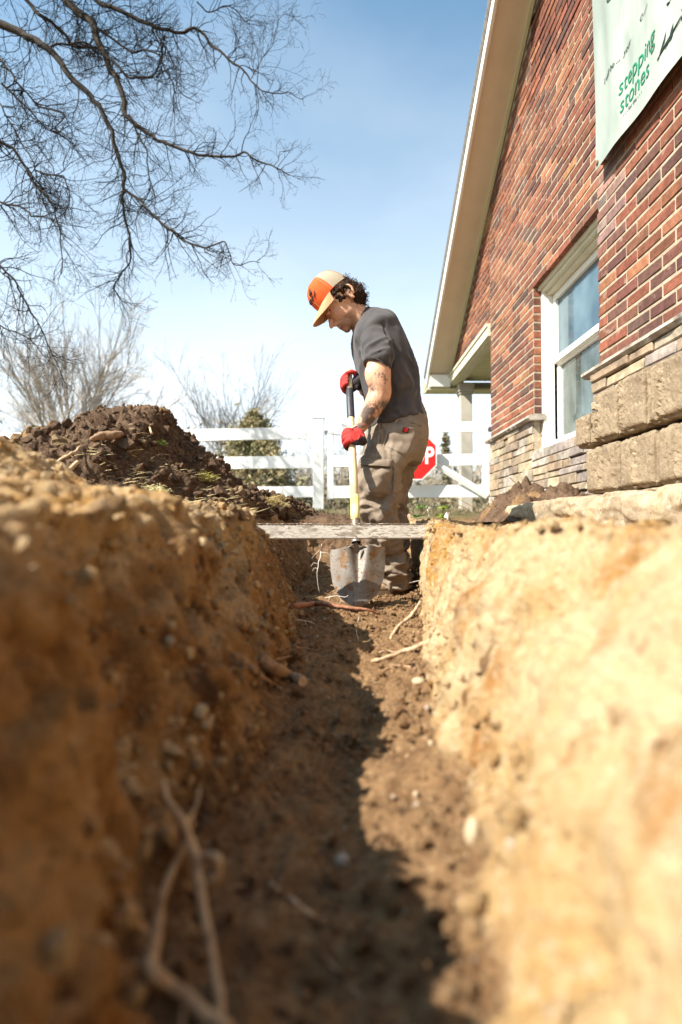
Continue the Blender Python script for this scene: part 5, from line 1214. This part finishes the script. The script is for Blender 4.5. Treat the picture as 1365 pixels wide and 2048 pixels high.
# inner shell gives thickness
V2 = [HC+(v-HC)*.965 for v in V]; capm.add(V2, [q_[::-1] for q_ in Fq], (.4,.32,.22)); 
cap_o = obj('cap', capm, M_CAPM, person, smooth=True)
q = MB()
for j in range(6):     # seams
    ph = PI/6*0+2*PI*j/6+PI/6; pts = []
    for i in range(13):
        th = i/12*PI/2*.98; cr = math.cos(th)**.82; su = math.sin(th)**.92
        pts.append(H(43.9*cr*math.cos(ph)+.5+3.5*max(0,math.cos(ph))*math.sin(2*th)*.8, CB+48.3*su+2.5*max(0,math.cos(ph))*math.sin(2*th)-4*max(0,-math.cos(ph))*(1-su), 35.9*cr*math.sin(ph)))
    q.tube(pts, .45*HQ, 4)
obj('seams', q, mat('cap_seam', (.50,.30,.16), .85), cap_o)
q = MB(); hell(q, .5, 47.5, 0, 2.6, 1.6, 2.6, seg=10, rin=6); obj('button', q, mat('cap_button', (.3,.2,.12), .8), cap_o, smooth=True)
q = MB(); V = []; nu2, nv2 = 30, 10
for lay in (0, 1):
    for i in range(nu2+1):
        ph = -1.42+2.84*i/nu2
        for j in range(nv2+1):
            t = j/nv2; Lf = 30*max(0,math.cos(ph*1.06))**.55; f = 43.5*math.cos(ph)+Lf*t; s = 35.5*math.sin(ph)*(1+.03*t)
            u = CB - 8.5*(abs(math.sin(ph))**2.0)*t*1.0 - 3.5*t - 5*t*t + (-1.1 if lay else 0)
            u += 0; V.append(H(f,u,s))
m_ = (nu2+1)*(nv2+1); Fb = []
for lay in (0,1):
    for i in range(nu2):
        for j in range(nv2):
            a = lay*m_+i*(nv2+1)+j; qd = (a, a+nv2+1, a+nv2+2, a+1); Fb.append(qd if lay == 0 else qd[::-1])
for i in range(nu2): a = i*(nv2+1)+nv2; Fb.append((a, a+nv2+1, a+nv2+1+m_, a+m_))
q.add(V, Fb); obj('brim', q, mat('brim_cloth', (.56,.31,.165), .85, bump=[(240,.3,.001)]), cap_o, smooth=True)
# small dark stitched mark on the front panel
def capp(ph, th, o=.8):
    cr = math.cos(th)**.82; su = math.sin(th)**.92
    return H((43.5+o)*cr*math.cos(ph)+.5+3.5*max(0,math.cos(ph))*math.sin(2*th)*.8, CB+(48+o)*su+2.5*max(0,math.cos(ph))*math.sin(2*th), (35.5+o)*cr*math.sin(ph))
q = MB(); r_ = random.Random(3); sgn = 1 if H(0,0,1)[1] < H(0,0,0)[1] else -1
for k in range(11):
    ph = sgn*(.10+.085*k); th = .42+.04*math.sin(k*2.1); q.tube([capp(ph,th-.07), capp(ph+.02*sgn,th+.02), capp(ph+.05*sgn,th+.07*r_.uniform(.3,1))], [1.0*HQ,1.3*HQ,.9*HQ], 5)
for k in range(5):
    q.tube([capp(sgn*(.62+.05*k), .58), capp(sgn*(.66+.04*k), .66+.04*k)], [1.7*HQ,1.3*HQ], 5)
obj('stitched_mark', q, mat('cap_mark', (.05,.02,.015), .8), cap_o)

# hair
hb = MB(); r_ = random.Random(12)
hell(hb, -28, -27, 0, 18, 30, 27, -.25); hell(hb, -22, -47, 0, 17, 16, 24, -.2); hell(hb, -31, -8, 0, 12, 14, 22)
for s in (1,-1): hell(hb, -3, -14, 26*s, 17, 13, 7, .2); hell(hb, -28, -28, 20*s, 11, 22, 11); hell(hb, 1,-19, 26*s, 12, 12, 7); hell(hb, -12,-16, 26*s, 14, 11, 8)
HV, HFc, HN = remesh(hb, .004, 3); HV = HV+HN*(fbm(HV*60,3,4)*.006+np.abs(fbm(HV*110,2,8))*.004)[:,None]
hair = obj('hair', (HV, HFc), M_HAIR, person, smooth=True)
cur = MB()
def curl(c, d, L_, r, turns, rr):
    d = np.array(d)/np.linalg.norm(d); a = np.cross(d, (r_.gauss(0,1), r_.gauss(0,1), r_.gauss(0,1))); a /= np.linalg.norm(a); b = np.cross(d, a); pts = []
    ph = r_.uniform(0, 6.28)
    for i in range(14):
        t = i/13; k = math.sin(min(t*1.4,1)*PI/2)*r; pts.append(c+d*L_*t+(a*math.cos(ph+turns*2*PI*t)+b*math.sin(ph+turns*2*PI*t))*k-a*math.cos(ph)*0)
    cur.tube(pts, np.linspace(rr, rr*.5, 14), 5)
for k in range(420):
    i = r_.randrange(len(HV)); p_, n_ = HV[i], HN[i]; l = np.array([(p_-HC)@HF, (p_-HC)@HU])/HQ
    if l[0] > 4 and r_.random() < .5: continue
    curl(p_-n_*.002, n_*.5+(-HF*.5-HU*.6)*r_.uniform(.4,1)+np.array([r_.gauss(0,.4) for _ in range(3)]), r_.uniform(.012,.032), r_.uniform(.003,.010), r_.uniform(.7,1.5), r_.uniform(.0009,.0017))
for (x, y) in ((705,553),(711,561),(722,572),(729,577),(735,584),(737,590),(733,596),(728,602),(716,562),(699,556),(727,569),(720,565)):
    curl(PA(x-7, y+7, 2.79), PA(x,y,2.78)-PA(x-7,y+7,2.80), .030, .0075, .9, .0018); curl(PA(x-9, y+5, 2.80), PA(x+1,y-2,2.78)-PA(x-7,y+7,2.80), .022, .006, 1.2, .0014)
obj('curls', cur, M_HAIR, hair); cur = MB()
for (x, y) in ((641,641),(646,645),(651,642),(656,640),(648,638)):
    curl(PA(x+4, y-6, 2.79), (-.1,-.1,-1), .022, .006, .8, .0012)
obj('forelock', cur, M_HAIR, hair)

# t-shirt
sh = MB()
torso(sh, [(711,659,738,619,2.83,.065),(706,676,760,622,2.84,.12),(704,694,786,637,2.85,.19),(708,716,802,664,2.86,.19),(714,740,817,697,2.86,.185),(722,767,828,733,2.86,.175),(731,796,834,772,2.86,.162),(736,822,837,803,2.87,.160),(739,846,842,822,2.87,.172),(739,859,846,834,2.87,.182)], seg=56)
limb(sh, [(750,655,2.79,.066),(751,672,2.725,.071),(754,694,2.68,.071),(758,712,2.66,.067),(753,731,2.65,.0645)], 26)
limb(sh, [(748,655,2.95,.070),(750,672,3.0,.078),(746,695,3.03,.076),(742,725,3.05,.072)], 20)
SV_, SF_, SN_ = remesh(sh, .0058, 5)
SN_ = vnormals(SV_, SF_)
px_ = 675+F*SV_[:,0]/SV_[:,1]; py_ = 1053-F*SV_[:,2]/SV_[:,1]
def fold(V, d, lo, hi, seed, octv=2):
    d = np.array(d, float); d /= np.linalg.norm(d); al = V@d; pe = V-al[:,None]*d; q = pe*hi+d*(al*lo)[:,None]; q = q+fbm(V*7, 2, seed+5)[:,None]*.55
    return 1-np.abs(fbm(q, octv, seed))*1.7
dd = fold(SV_, (.45,0,-.9), 2.5, 17, 3)*.012*smoothstep(680,740,py_)*smoothstep(.0,1,(px_-720)/60) + fold(SV_, (1,0,.25), 2, 20, 8)*.008*smoothstep(785,830,py_)
slv = (SV_[:,1] < 2.76)&(py_ < 745)&(px_ < 795); sw = smoothstep(2.80,2.70,SV_[:,1])*smoothstep(660,690,py_)*smoothstep(790,775,px_)
hc_ = PA(753,731,2.65); ha_ = PA(753,733,2.65)-PA(759,716,2.65); ha_ /= np.linalg.norm(ha_); hf_ = smoothstep(-.002,-.05,(SV_-hc_)@ha_)
dd += sw*hf_*fold(SV_, (-.75,0,-.62), 3, 22, 14)*.011 + fold(SV_, (.3,.2,-.9), 3, 11, 21)*.006
# armpit crease and seam of the near sleeve
sd_ = np.exp(-((px_-(784-(py_-640)*.02)+ (np.clip(690-py_,0,60))*.35)/3.0)**2)*(SV_[:,1]<2.83)*smoothstep(640,660,py_)*smoothstep(735,715,py_); dd -= sd_*.010
SV_ = SV_+SN_*dd[:,None]
M_SHIRT = mat('tshirt_cloth', (.062,.055,.056), .92, sheen=.15, noise=[(9,(.095,.078,.072),.42,.64),(3,(.048,.046,.050),.4,.6)], bump=[(500,.25,.0008)])
shirt = obj('tshirt', (SV_, SF_), M_SHIRT, person, smooth=True)
q = MB(); a = np.linspace(0,2*PI,41)   # sleeve hem roll, collar, bottom hem
ctr = PA(753.5,729,2.65); ax = (PA(756,731,2.65)-PA(764,716,2.655)); ax /= np.linalg.norm(ax); u_ = np.cross(ax,(0,1,0)); u_ /= np.linalg.norm(u_); v_ = np.cross(ax,u_)
q.tube([ctr+ax*.002+(u_*math.cos(t)+v_*math.sin(t))*.0640 for t in a], .0026, 6)
obj('sleeve_hem', q, M_SHIRT, shirt, smooth=True)
q = MB(); f_ = PA(710,661,2.83); b_ = PA(738,617,2.83); q.tube([(f_+b_)/2+(b_-f_)/2*math.cos(t)*1.02+np.array([0,.068,0])*math.sin(t) for t in a], .0062, 8); obj('collar', q, mat('collar_cloth', (.045,.04,.042), .9), shirt, smooth=True)

# trousers
tr = MB()
torso(tr, [(741,826,842,812,2.87,.150),(739,850,848,829,2.87,.158),(735,872,852,852,2.87,.178),(731,893,852,880,2.87,.185),(728,910,846,905,2.88,.180),(732,925,838,925,2.88,.15)], seg=56)
torso(tr, [(732,885,850,880,2.80,.10),(723,915,836,908,2.78,.112),(718,945,803,942,2.77,.108),(718,985,796,985,2.76,.098),(722,1015,793,1019,2.76,.09),(726,1044,797,1046,2.77,.086),(738,1078,801,1077,2.82,.082),(750,1104,808,1104,2.86,.078),(758,1124,812,1124,2.88,.075),(767,1150,818,1148,2.90,.070),(769,1176,821,1174,2.91,.068)], seg=44, e=2.2)
torso(tr, [(745,885,852,880,2.97,.10),(748,915,847,908,3.0,.105),(752,945,825,942,3.01,.10),(756,985,810,985,3.02,.09),(760,1019,808,1019,3.03,.085),(762,1046,810,1046,3.04,.085),(764,1078,812,1078,3.05,.08),(764,1120,810,1120,3.07,.075),(765,1158,810,1157,3.08,.07)], seg=40, e=2.2)
TV, TF, TN = remesh(tr, .0062, 5); TN = vnormals(TV, TF)
px_ = 675+F*TV[:,0]/TV[:,1]; py_ = 1053-F*TV[:,2]/TV[:,1]
dd = fold(TV, (.75,0,.65), 3.2, 15, 31)*.017*smoothstep(900,960,py_) + fold(TV, (1,0,-.12), 3, 20, 36)*.019*np.maximum(np.exp(-((py_-1005)/22)**2), smoothstep(1095,1125,py_)*smoothstep(1160,1148,py_)) + fold(TV, (.3,.3,-.9), 3, 11, 41)*.010
dd -= .012*np.exp(-((py_-(1000-.12*(px_-740)))/4)**2)*smoothstep(720,735,px_)*smoothstep(790,765,px_)
dd -= .013*np.exp(-((py_-(1131+.35*(px_-785)))/4.5)**2)*(px_>755); dd -= .008*np.exp(-((py_-(1110-.3*(px_-785)))/4)**2)
# side seam and buttock crease
dd -= .004*np.exp(-((px_-(757-(py_-850)*.09))/1.3)**2)*(py_<930)*(TV[:,1]<2.85)
TV = TV+TN*dd[:,None]
M_TR = mat('canvas', (.21,.163,.122), .9, noise=[(7,(.265,.21,.16),.42,.62),(40,(.82,),.45,.7)], bump=[(420,.35,.0009),(60,.15,.002)])
trs = obj('trousers', (TV, TF), M_TR, person, smooth=True)
TB = BVHTree.FromPolygons([tuple(v) for v in TV], TF)
def project(px, py, bvh, off, D0=2.9):
    d = P(px, py, 1.0).normalized(); hit = bvh.ray_cast(Vector((0,0,0)), d)
    if hit[0] is None: return np.array(P(px,py,D0))
    return np.array(hit[0]-d*off)
def patch(nm, quad, m_, th=.003, n=14, parent=trs, off=.0, bvh=TB, bulge=0):
    (ax_,ay),(bx,by),(cx,cy),(dx,dy) = quad; V = []; 
    for i in range(n+1):
        for j in range(n+1):
            u, v = i/n, j/n; x = (1-v)*((1-u)*ax_+u*bx)+v*((1-u)*dx+u*cx); y = (1-v)*((1-u)*ay+u*by)+v*((1-u)*dy+u*cy)
            e = min(u,1-u,v,1-v); V.append(project(x, y, bvh, th*(1 if e > .01 else -.6)+off+bulge*math.sin(PI*u)*math.sin(PI*v)))
    f = [(i*(n+1)+j, (i+1)*(n+1)+j, (i+1)*(n+1)+j+1, i*(n+1)+j+1) for i in range(n) for j in range(n)]
    q = MB(); q.add(V, f); return obj(nm, q, m_, parent, smooth=True)
def seam(pts, r=.0014, off=.001): return catmull([project(x, y, TB, off) for x, y in pts], 4), r
patch('cargo_pocket', [(721,934),(787,934),(781,989),(735,988)], M_TR, .009, 18, bulge=.008)
patch('pocket_flap', [(719,917),(789,919),(786,935),(721,931)], M_TR, .020, 12, bulge=.004)
patch('back_pocket', [(783,843),(840,855),(815,916),(769,893)], M_TR, .006, 18)
lab = patch('leather_tab', [(806,852),(821,855),(818,868),(803,865)], mat('tab_black', (.03,.015,.02), .6), .0075, 8)
patch('red_tab', [(808.5,853.5),(818.8,855.6),(816.4,866),(806,864)], mat('tab_red', (.55,.02,.03), .6), .0092, 8)
M_SEAM = mat('seam_thread', (.40,.30,.20), .9); M_SEAM_SHADE = mat('seam_shadow', (.12,.085,.06), .95)
for pts in ([(781,842),(776,862),(768,890),(772,899),(790,910),(812,918)], [(760,846),(757,880),(754,915)], [(740,868),(760,862),(782,850)], [(722,918),(740,917),(787,919)]):
    q = MB(); c_, r = seam(pts); q.tube(c_, .0016, 5); obj('stitching', q, M_SEAM, trs, smooth=True)
for pts in ([(764,846),(761,880),(757,918)], [(786,980),(787,950),(788,936)], [(720,934),(750,937),(787,936)], [(775,1140),(795,1146),(817,1145)], [(800,841),(825,846),(843,852)]):
    q = MB(); c_, r = seam(pts, off=.0004); q.tube(c_, .0024, 5); obj('seam', q, M_SEAM_SHADE, trs, smooth=True)  # dark tubes painting the shadow lines along seams and folds
# rolled cuff
q = MB(); a = np.linspace(0,2*PI,49)
for (py0, r0, k) in ((1149,.0065,0),(1163,.0085,1),(1174,.0065,2)):
    l = PA(768.5+k*.6, py0, 2.905); r__ = PA(820.5+k*.5, py0-1, 2.905); c_ = (l+r__)/2; u_ = (r__-l)/2
    q.tube([c_+u_*math.cos(t)*1.0+np.array([0,.070,0])*math.sin(t)+np.array([0,0,.003])*math.sin(t*3+k) for t in a], r0*1.15, 8)
CV, CF, CN = remesh(q, .004, 3); CV = CV+CN*(fold(CV,(0,0,1),8,60,5)*.003)[:,None]
obj('cuff', (CV, CF), M_TR, trs, smooth=True)

# boots
M_BOOT = mat('boot_leather', (.22,.14,.08), .7, noise=[(20,(.30,.21,.13),.4,.6)], bump=[(60,.4,.003)])
for (x, y, D, zz) in ((797,1176,2.91,-.338),(788,1160,3.08,-.318)):
    c = PA(x, y, D); b = MB(); b.tube([c+(0,0,.06), c+(0,0,.0), (c[0]+.01,c[1],zz+.06)], [.055,.052,.052], 14)
    b.ell((c[0]-.06,c[1],zz+.036), [(.135,0,0),(0,.048,0),(0,0,.036)], 20, 12); b.ell((c[0]-.01,c[1],zz+.05), [(.07,0,0),(0,.045,0),(0,0,.05)], 16, 10)
    v, f, n_ = remesh(b, .006, 4); bt = obj('boot', (v, f), M_BOOT, person, smooth=True)
    s_ = MB(); k = np.linspace(0,2*PI,28,endpoint=False); ring = lambda z: np.stack([c[0]-.055+.145*np.cos(k), c[1]+.052*np.sin(k), np.full(28,z)],1); s_.rings([ring(zz-.004), ring(zz+.018)]); obj('sole', s_, mat('sole_rubber', (.10,.065,.04), 1.0, spec=0), bt)

# shovel
HT = PA(698, 741, 2.86); HBt = PA(713.5, 1083, 2.40); HA = (HT-HBt)/np.linalg.norm(HT-HBt)
def hp(py):
    """point of the handle axis seen at photo row py"""
    k = (1053-py)/F; t = (HT[2]-k*HT[1])/((HT[2]-HBt[2])-k*(HT[1]-HBt[1])); return HT+(HBt-HT)*t
shovel = thing('shovel', P(716, 1214, 2.37), 'round point shovel with pale wooden handle, black grip sleeve and muddy steel blade', 'shovel')
M_HAND = mat('handle_wood', (.62,.44,.25), .5, noise=[(5,(.70,.54,.34),.4,.6,(6,6,.6)),(22,(.42,.26,.12),.66,.76)], bump=[(60,.15,.001)])
q = MB(); q.tube([HT, hp(770), hp(850), hp(950), hp(1010)], [.0155,.0160,.0165,.0185,.0190], 20); hnd = obj('handle', q, M_HAND, shovel, smooth=True)
q = MB(); q.tube([hp(777), hp(779), hp(834), hp(836)], [.0165,.0185,.0185,.0165], 20); obj('grip_sleeve', q, mat('black_rubber', (.035,.035,.04), .45, noise=[(30,(.09,.08,.08),.5,.7)]), shovel, smooth=True)
q = MB(); q.tube([hp(992), hp(1022), hp(1048)], [.0196,.0200,.0200], 20); obj('handle_sleeve', q, mat('yellow_sleeve', (.72,.58,.16), .45, noise=[(14,(.80,.72,.40),.4,.6)]), shovel, smooth=True)
M_STEEL = mat('blade_steel', (.25,.23,.21), .5, metal=.55, noise=[(9,(.17,.13,.10),.42,.62),(11,(.25,.145,.07),.55,.62),(40,(.20,.11,.055),.57,.62),(90,(.12,.07,.04),.60,.64)], bump=[(50,.25,.003)])
q = MB(); c0 = hp(1040); c1 = PA(713,1086,2.395); c2 = PA(715,1120,2.378)
q.tube([c0, hp(1066), c1], [.0210,.0205,.0200], 20, False); obj('socket', q, M_STEEL, shovel, smooth=True)
nu, nv = 61, 61; V = []
wt = [(0,.113),(.08,.116),(.35,.114),(.55,.107),(.72,.092),(.85,.067),(.94,.040),(1.0,.008)]
tl, tr_, bt_ = PA(661,1100,2.39), PA(770,1094,2.39), PA(717,1215,2.345)
tc_ = (tl+tr_)/2+np.array([.002,0,.0]); ax_ = bt_-tc_; ux = (tr_-tl)/np.linalg.norm(tr_-tl)
for i in range(nu):
    u = -1+2*i/(nu-1)
    for j in range(nv):
        v = j/(nv-1); w_ = np.interp(v, *zip(*wt)); x = u*w_
        g = np.exp(-(x/(.006+.026*(1-np.clip(v/.62,0,1))**1.0))**2)*(1-np.clip(v/.66,0,1))**.7
        lob = np.exp(-((abs(x)-.040*(1-.4*v))/.028)**2)*(1-np.clip(v/.75,0,1))
        y = .030*(x/.113)**2 + .022*g - .010*lob
        ztop = .012*np.exp(-((abs(x)-.045)/.03)**2)*(1-v)**4 - .0*x
        V.append(tc_+ux*x+ax_*v+np.array([0,y,ztop]))
V = np.array(V); V2 = V+np.array([0,.0022,0]); q = MB(); q.grid(V, nu, nv); q.f = [f[::-1] for f in q.f]; q.grid(V2, nu, nv)
bl = obj('blade', q, M_STEEL, shovel, smooth=True)
q = MB()    # turned foot steps either side of the socket, and a dark plate for the shaded frog opening
for sg in (-1,1):
    pts = [PA(713+sg*2,1087,2.395), PA(713+sg*14,1094 if sg<0 else 1092,2.39), PA(713+sg*24,1099 if sg<0 else 1096,2.39)]; q.tube(pts, [.004,.0035,.003], 8)
obj('foot_step', q, M_STEEL, shovel, smooth=True)
q = MB(); q.add([PA(713,1083,2.374),PA(707,1093,2.376),PA(708,1102,2.378),PA(713,1108,2.379),PA(718,1102,2.378),PA(719,1093,2.376)]+[PA(713,1083,2.377),PA(707,1093,2.379),PA(708,1102,2.381),PA(713,1108,2.382),PA(718,1102,2.381),PA(719,1093,2.379)], [(0,1,2,3,4,5),(11,10,9,8,7,6),(0,6,7,1),(1,7,8,2),(2,8,9,3),(3,9,10,4),(4,10,11,5),(5,11,6,0)]); obj('socket_shade', q, mat('hollow_shade', (.06,.035,.02), .9), shovel)  # thin dark plate, its colour standing in for shade inside the socket

# gloves
M_GLV = mat('glove_knit', attr='glv', rough=.85, noise=[(60,(.8,),.45,.7)], bump=[(300,.35,.001)])
def glove(py, palm_n, side_s, wrist, cuffw, dark_dir, dark_t, thumb_up=1, label=None, slant=0.0, S=1.0):
    c = hp(py); a = HA*thumb_up; n = np.array(palm_n, float); n -= HA*n.dot(HA); n /= np.linalg.norm(n); s = np.array(side_s, float); s -= HA*s.dot(HA); s -= n*s.dot(n); s /= np.linalg.norm(s)
    def L(na, sa, aa): return c+n*na*S+s*sa*S+a*(aa+slant*sa)*S
    g = MB()
    for i, (off, ln) in enumerate(((.031,.96),(.0105,1.03),(-.0105,1.0),(-.030,.84))):
        jo = [0.0,.001,-.001,.002][i]
        pts = [L(.030,.010,off), L(.031,.026,off+jo), L(.014,.039*ln,off*1.02), L(-.010,.0385*ln,off), L(-.027,.024*ln,off*.98+jo), L(-.030,.004,off*.95), L(-.0245,-.012*ln,off*.93)]
        pc = catmull(pts, 4); g.tube(pc, np.interp(np.linspace(0,1,len(pc)), [0,.25,.35,.6,.7,1], [.0125,.0125,.0112,.0108,.0102,.0085]), 12)
    g.ell(L(.032,-.004,0), [s*.040*S, a*.043*S, n*.0165*S], 20, 12); g.ell(L(.026,-.026,.010), [s*.024*S, a*.034*S, n*.019*S], 16, 10)
    tp = catmull([L(.022,-.030,.020), L(.008,-.037,.034), L(-.014,-.031,.037), L(-.029,-.010,.034), L(-.030,.008,.031)], 4); g.tube(tp, np.linspace(.0145,.0098,len(tp)), 12)
    w = np.array(wrist, float); base = L(.028,-.038,.002); g.tube([L(.031,-.010,0), base, w*.45+base*.55, w], [.030,.028,.029,cuffw], 16, flat=.85)
    v, f, n_ = remesh(g, .0027, 4); v = v+n_*(fbm(v*120,2,3)*.0010 + .0012*np.sin((v-w)@((w-base)/np.linalg.norm(w-base))*420)*np.exp(-np.linalg.norm(v-w,axis=1)/.03))[:,None]
    dk = np.array(dark_dir, float); dk /= np.linalg.norm(dk); k = (v-c)@dk/S + fbm(v*45,2,9)*.004
    rad = np.linalg.norm((v-c)-((v-c)@HA)[:,None]*HA, axis=1)
    m_ = np.clip(smoothstep(dark_t-.002, dark_t+.002, k)+smoothstep(.0235,.0205,rad), 0, 1)
    colr = np.array([.55,.04,.035])*(1-.45*smoothstep(.1,.7,fbm(v*60,3,31))[:,None])*(1-m_[:,None])+np.array([.035,.028,.03])*m_[:,None]
    gl = obj('glove', (v, f), M_GLV, person, smooth=True, cattr={'glv': colr}, label=label)
    q = MB(); d = (w-base); d /= np.linalg.norm(d); u_ = np.cross(d,(0,1,0.1)); u_ /= np.linalg.norm(u_); v2 = np.cross(d,u_)
    q.tube([w+(u_*math.cos(t)+v2*math.sin(t))*(cuffw+.001) for t in np.linspace(0,2*PI,25)], .0026, 6); obj('cuff_edge', q, mat('cuff_edge', (.80,.55,.50), .8), gl, smooth=True)
glove(882, (.35,-.93,0), (-.95,-.3,0), PA(713,862,2.685), .0315, (.55,.0,-.85), .014, 1, 'red and black glove of the lower hand', slant=.25, S=.98)
glove(763, (.55,.85,0), (-.85,.5,0), PA(722,768,2.93), .033, (.85,.3,-.40), .010, 1, 'red and black glove of the upper hand', slant=-.22, S=.95)
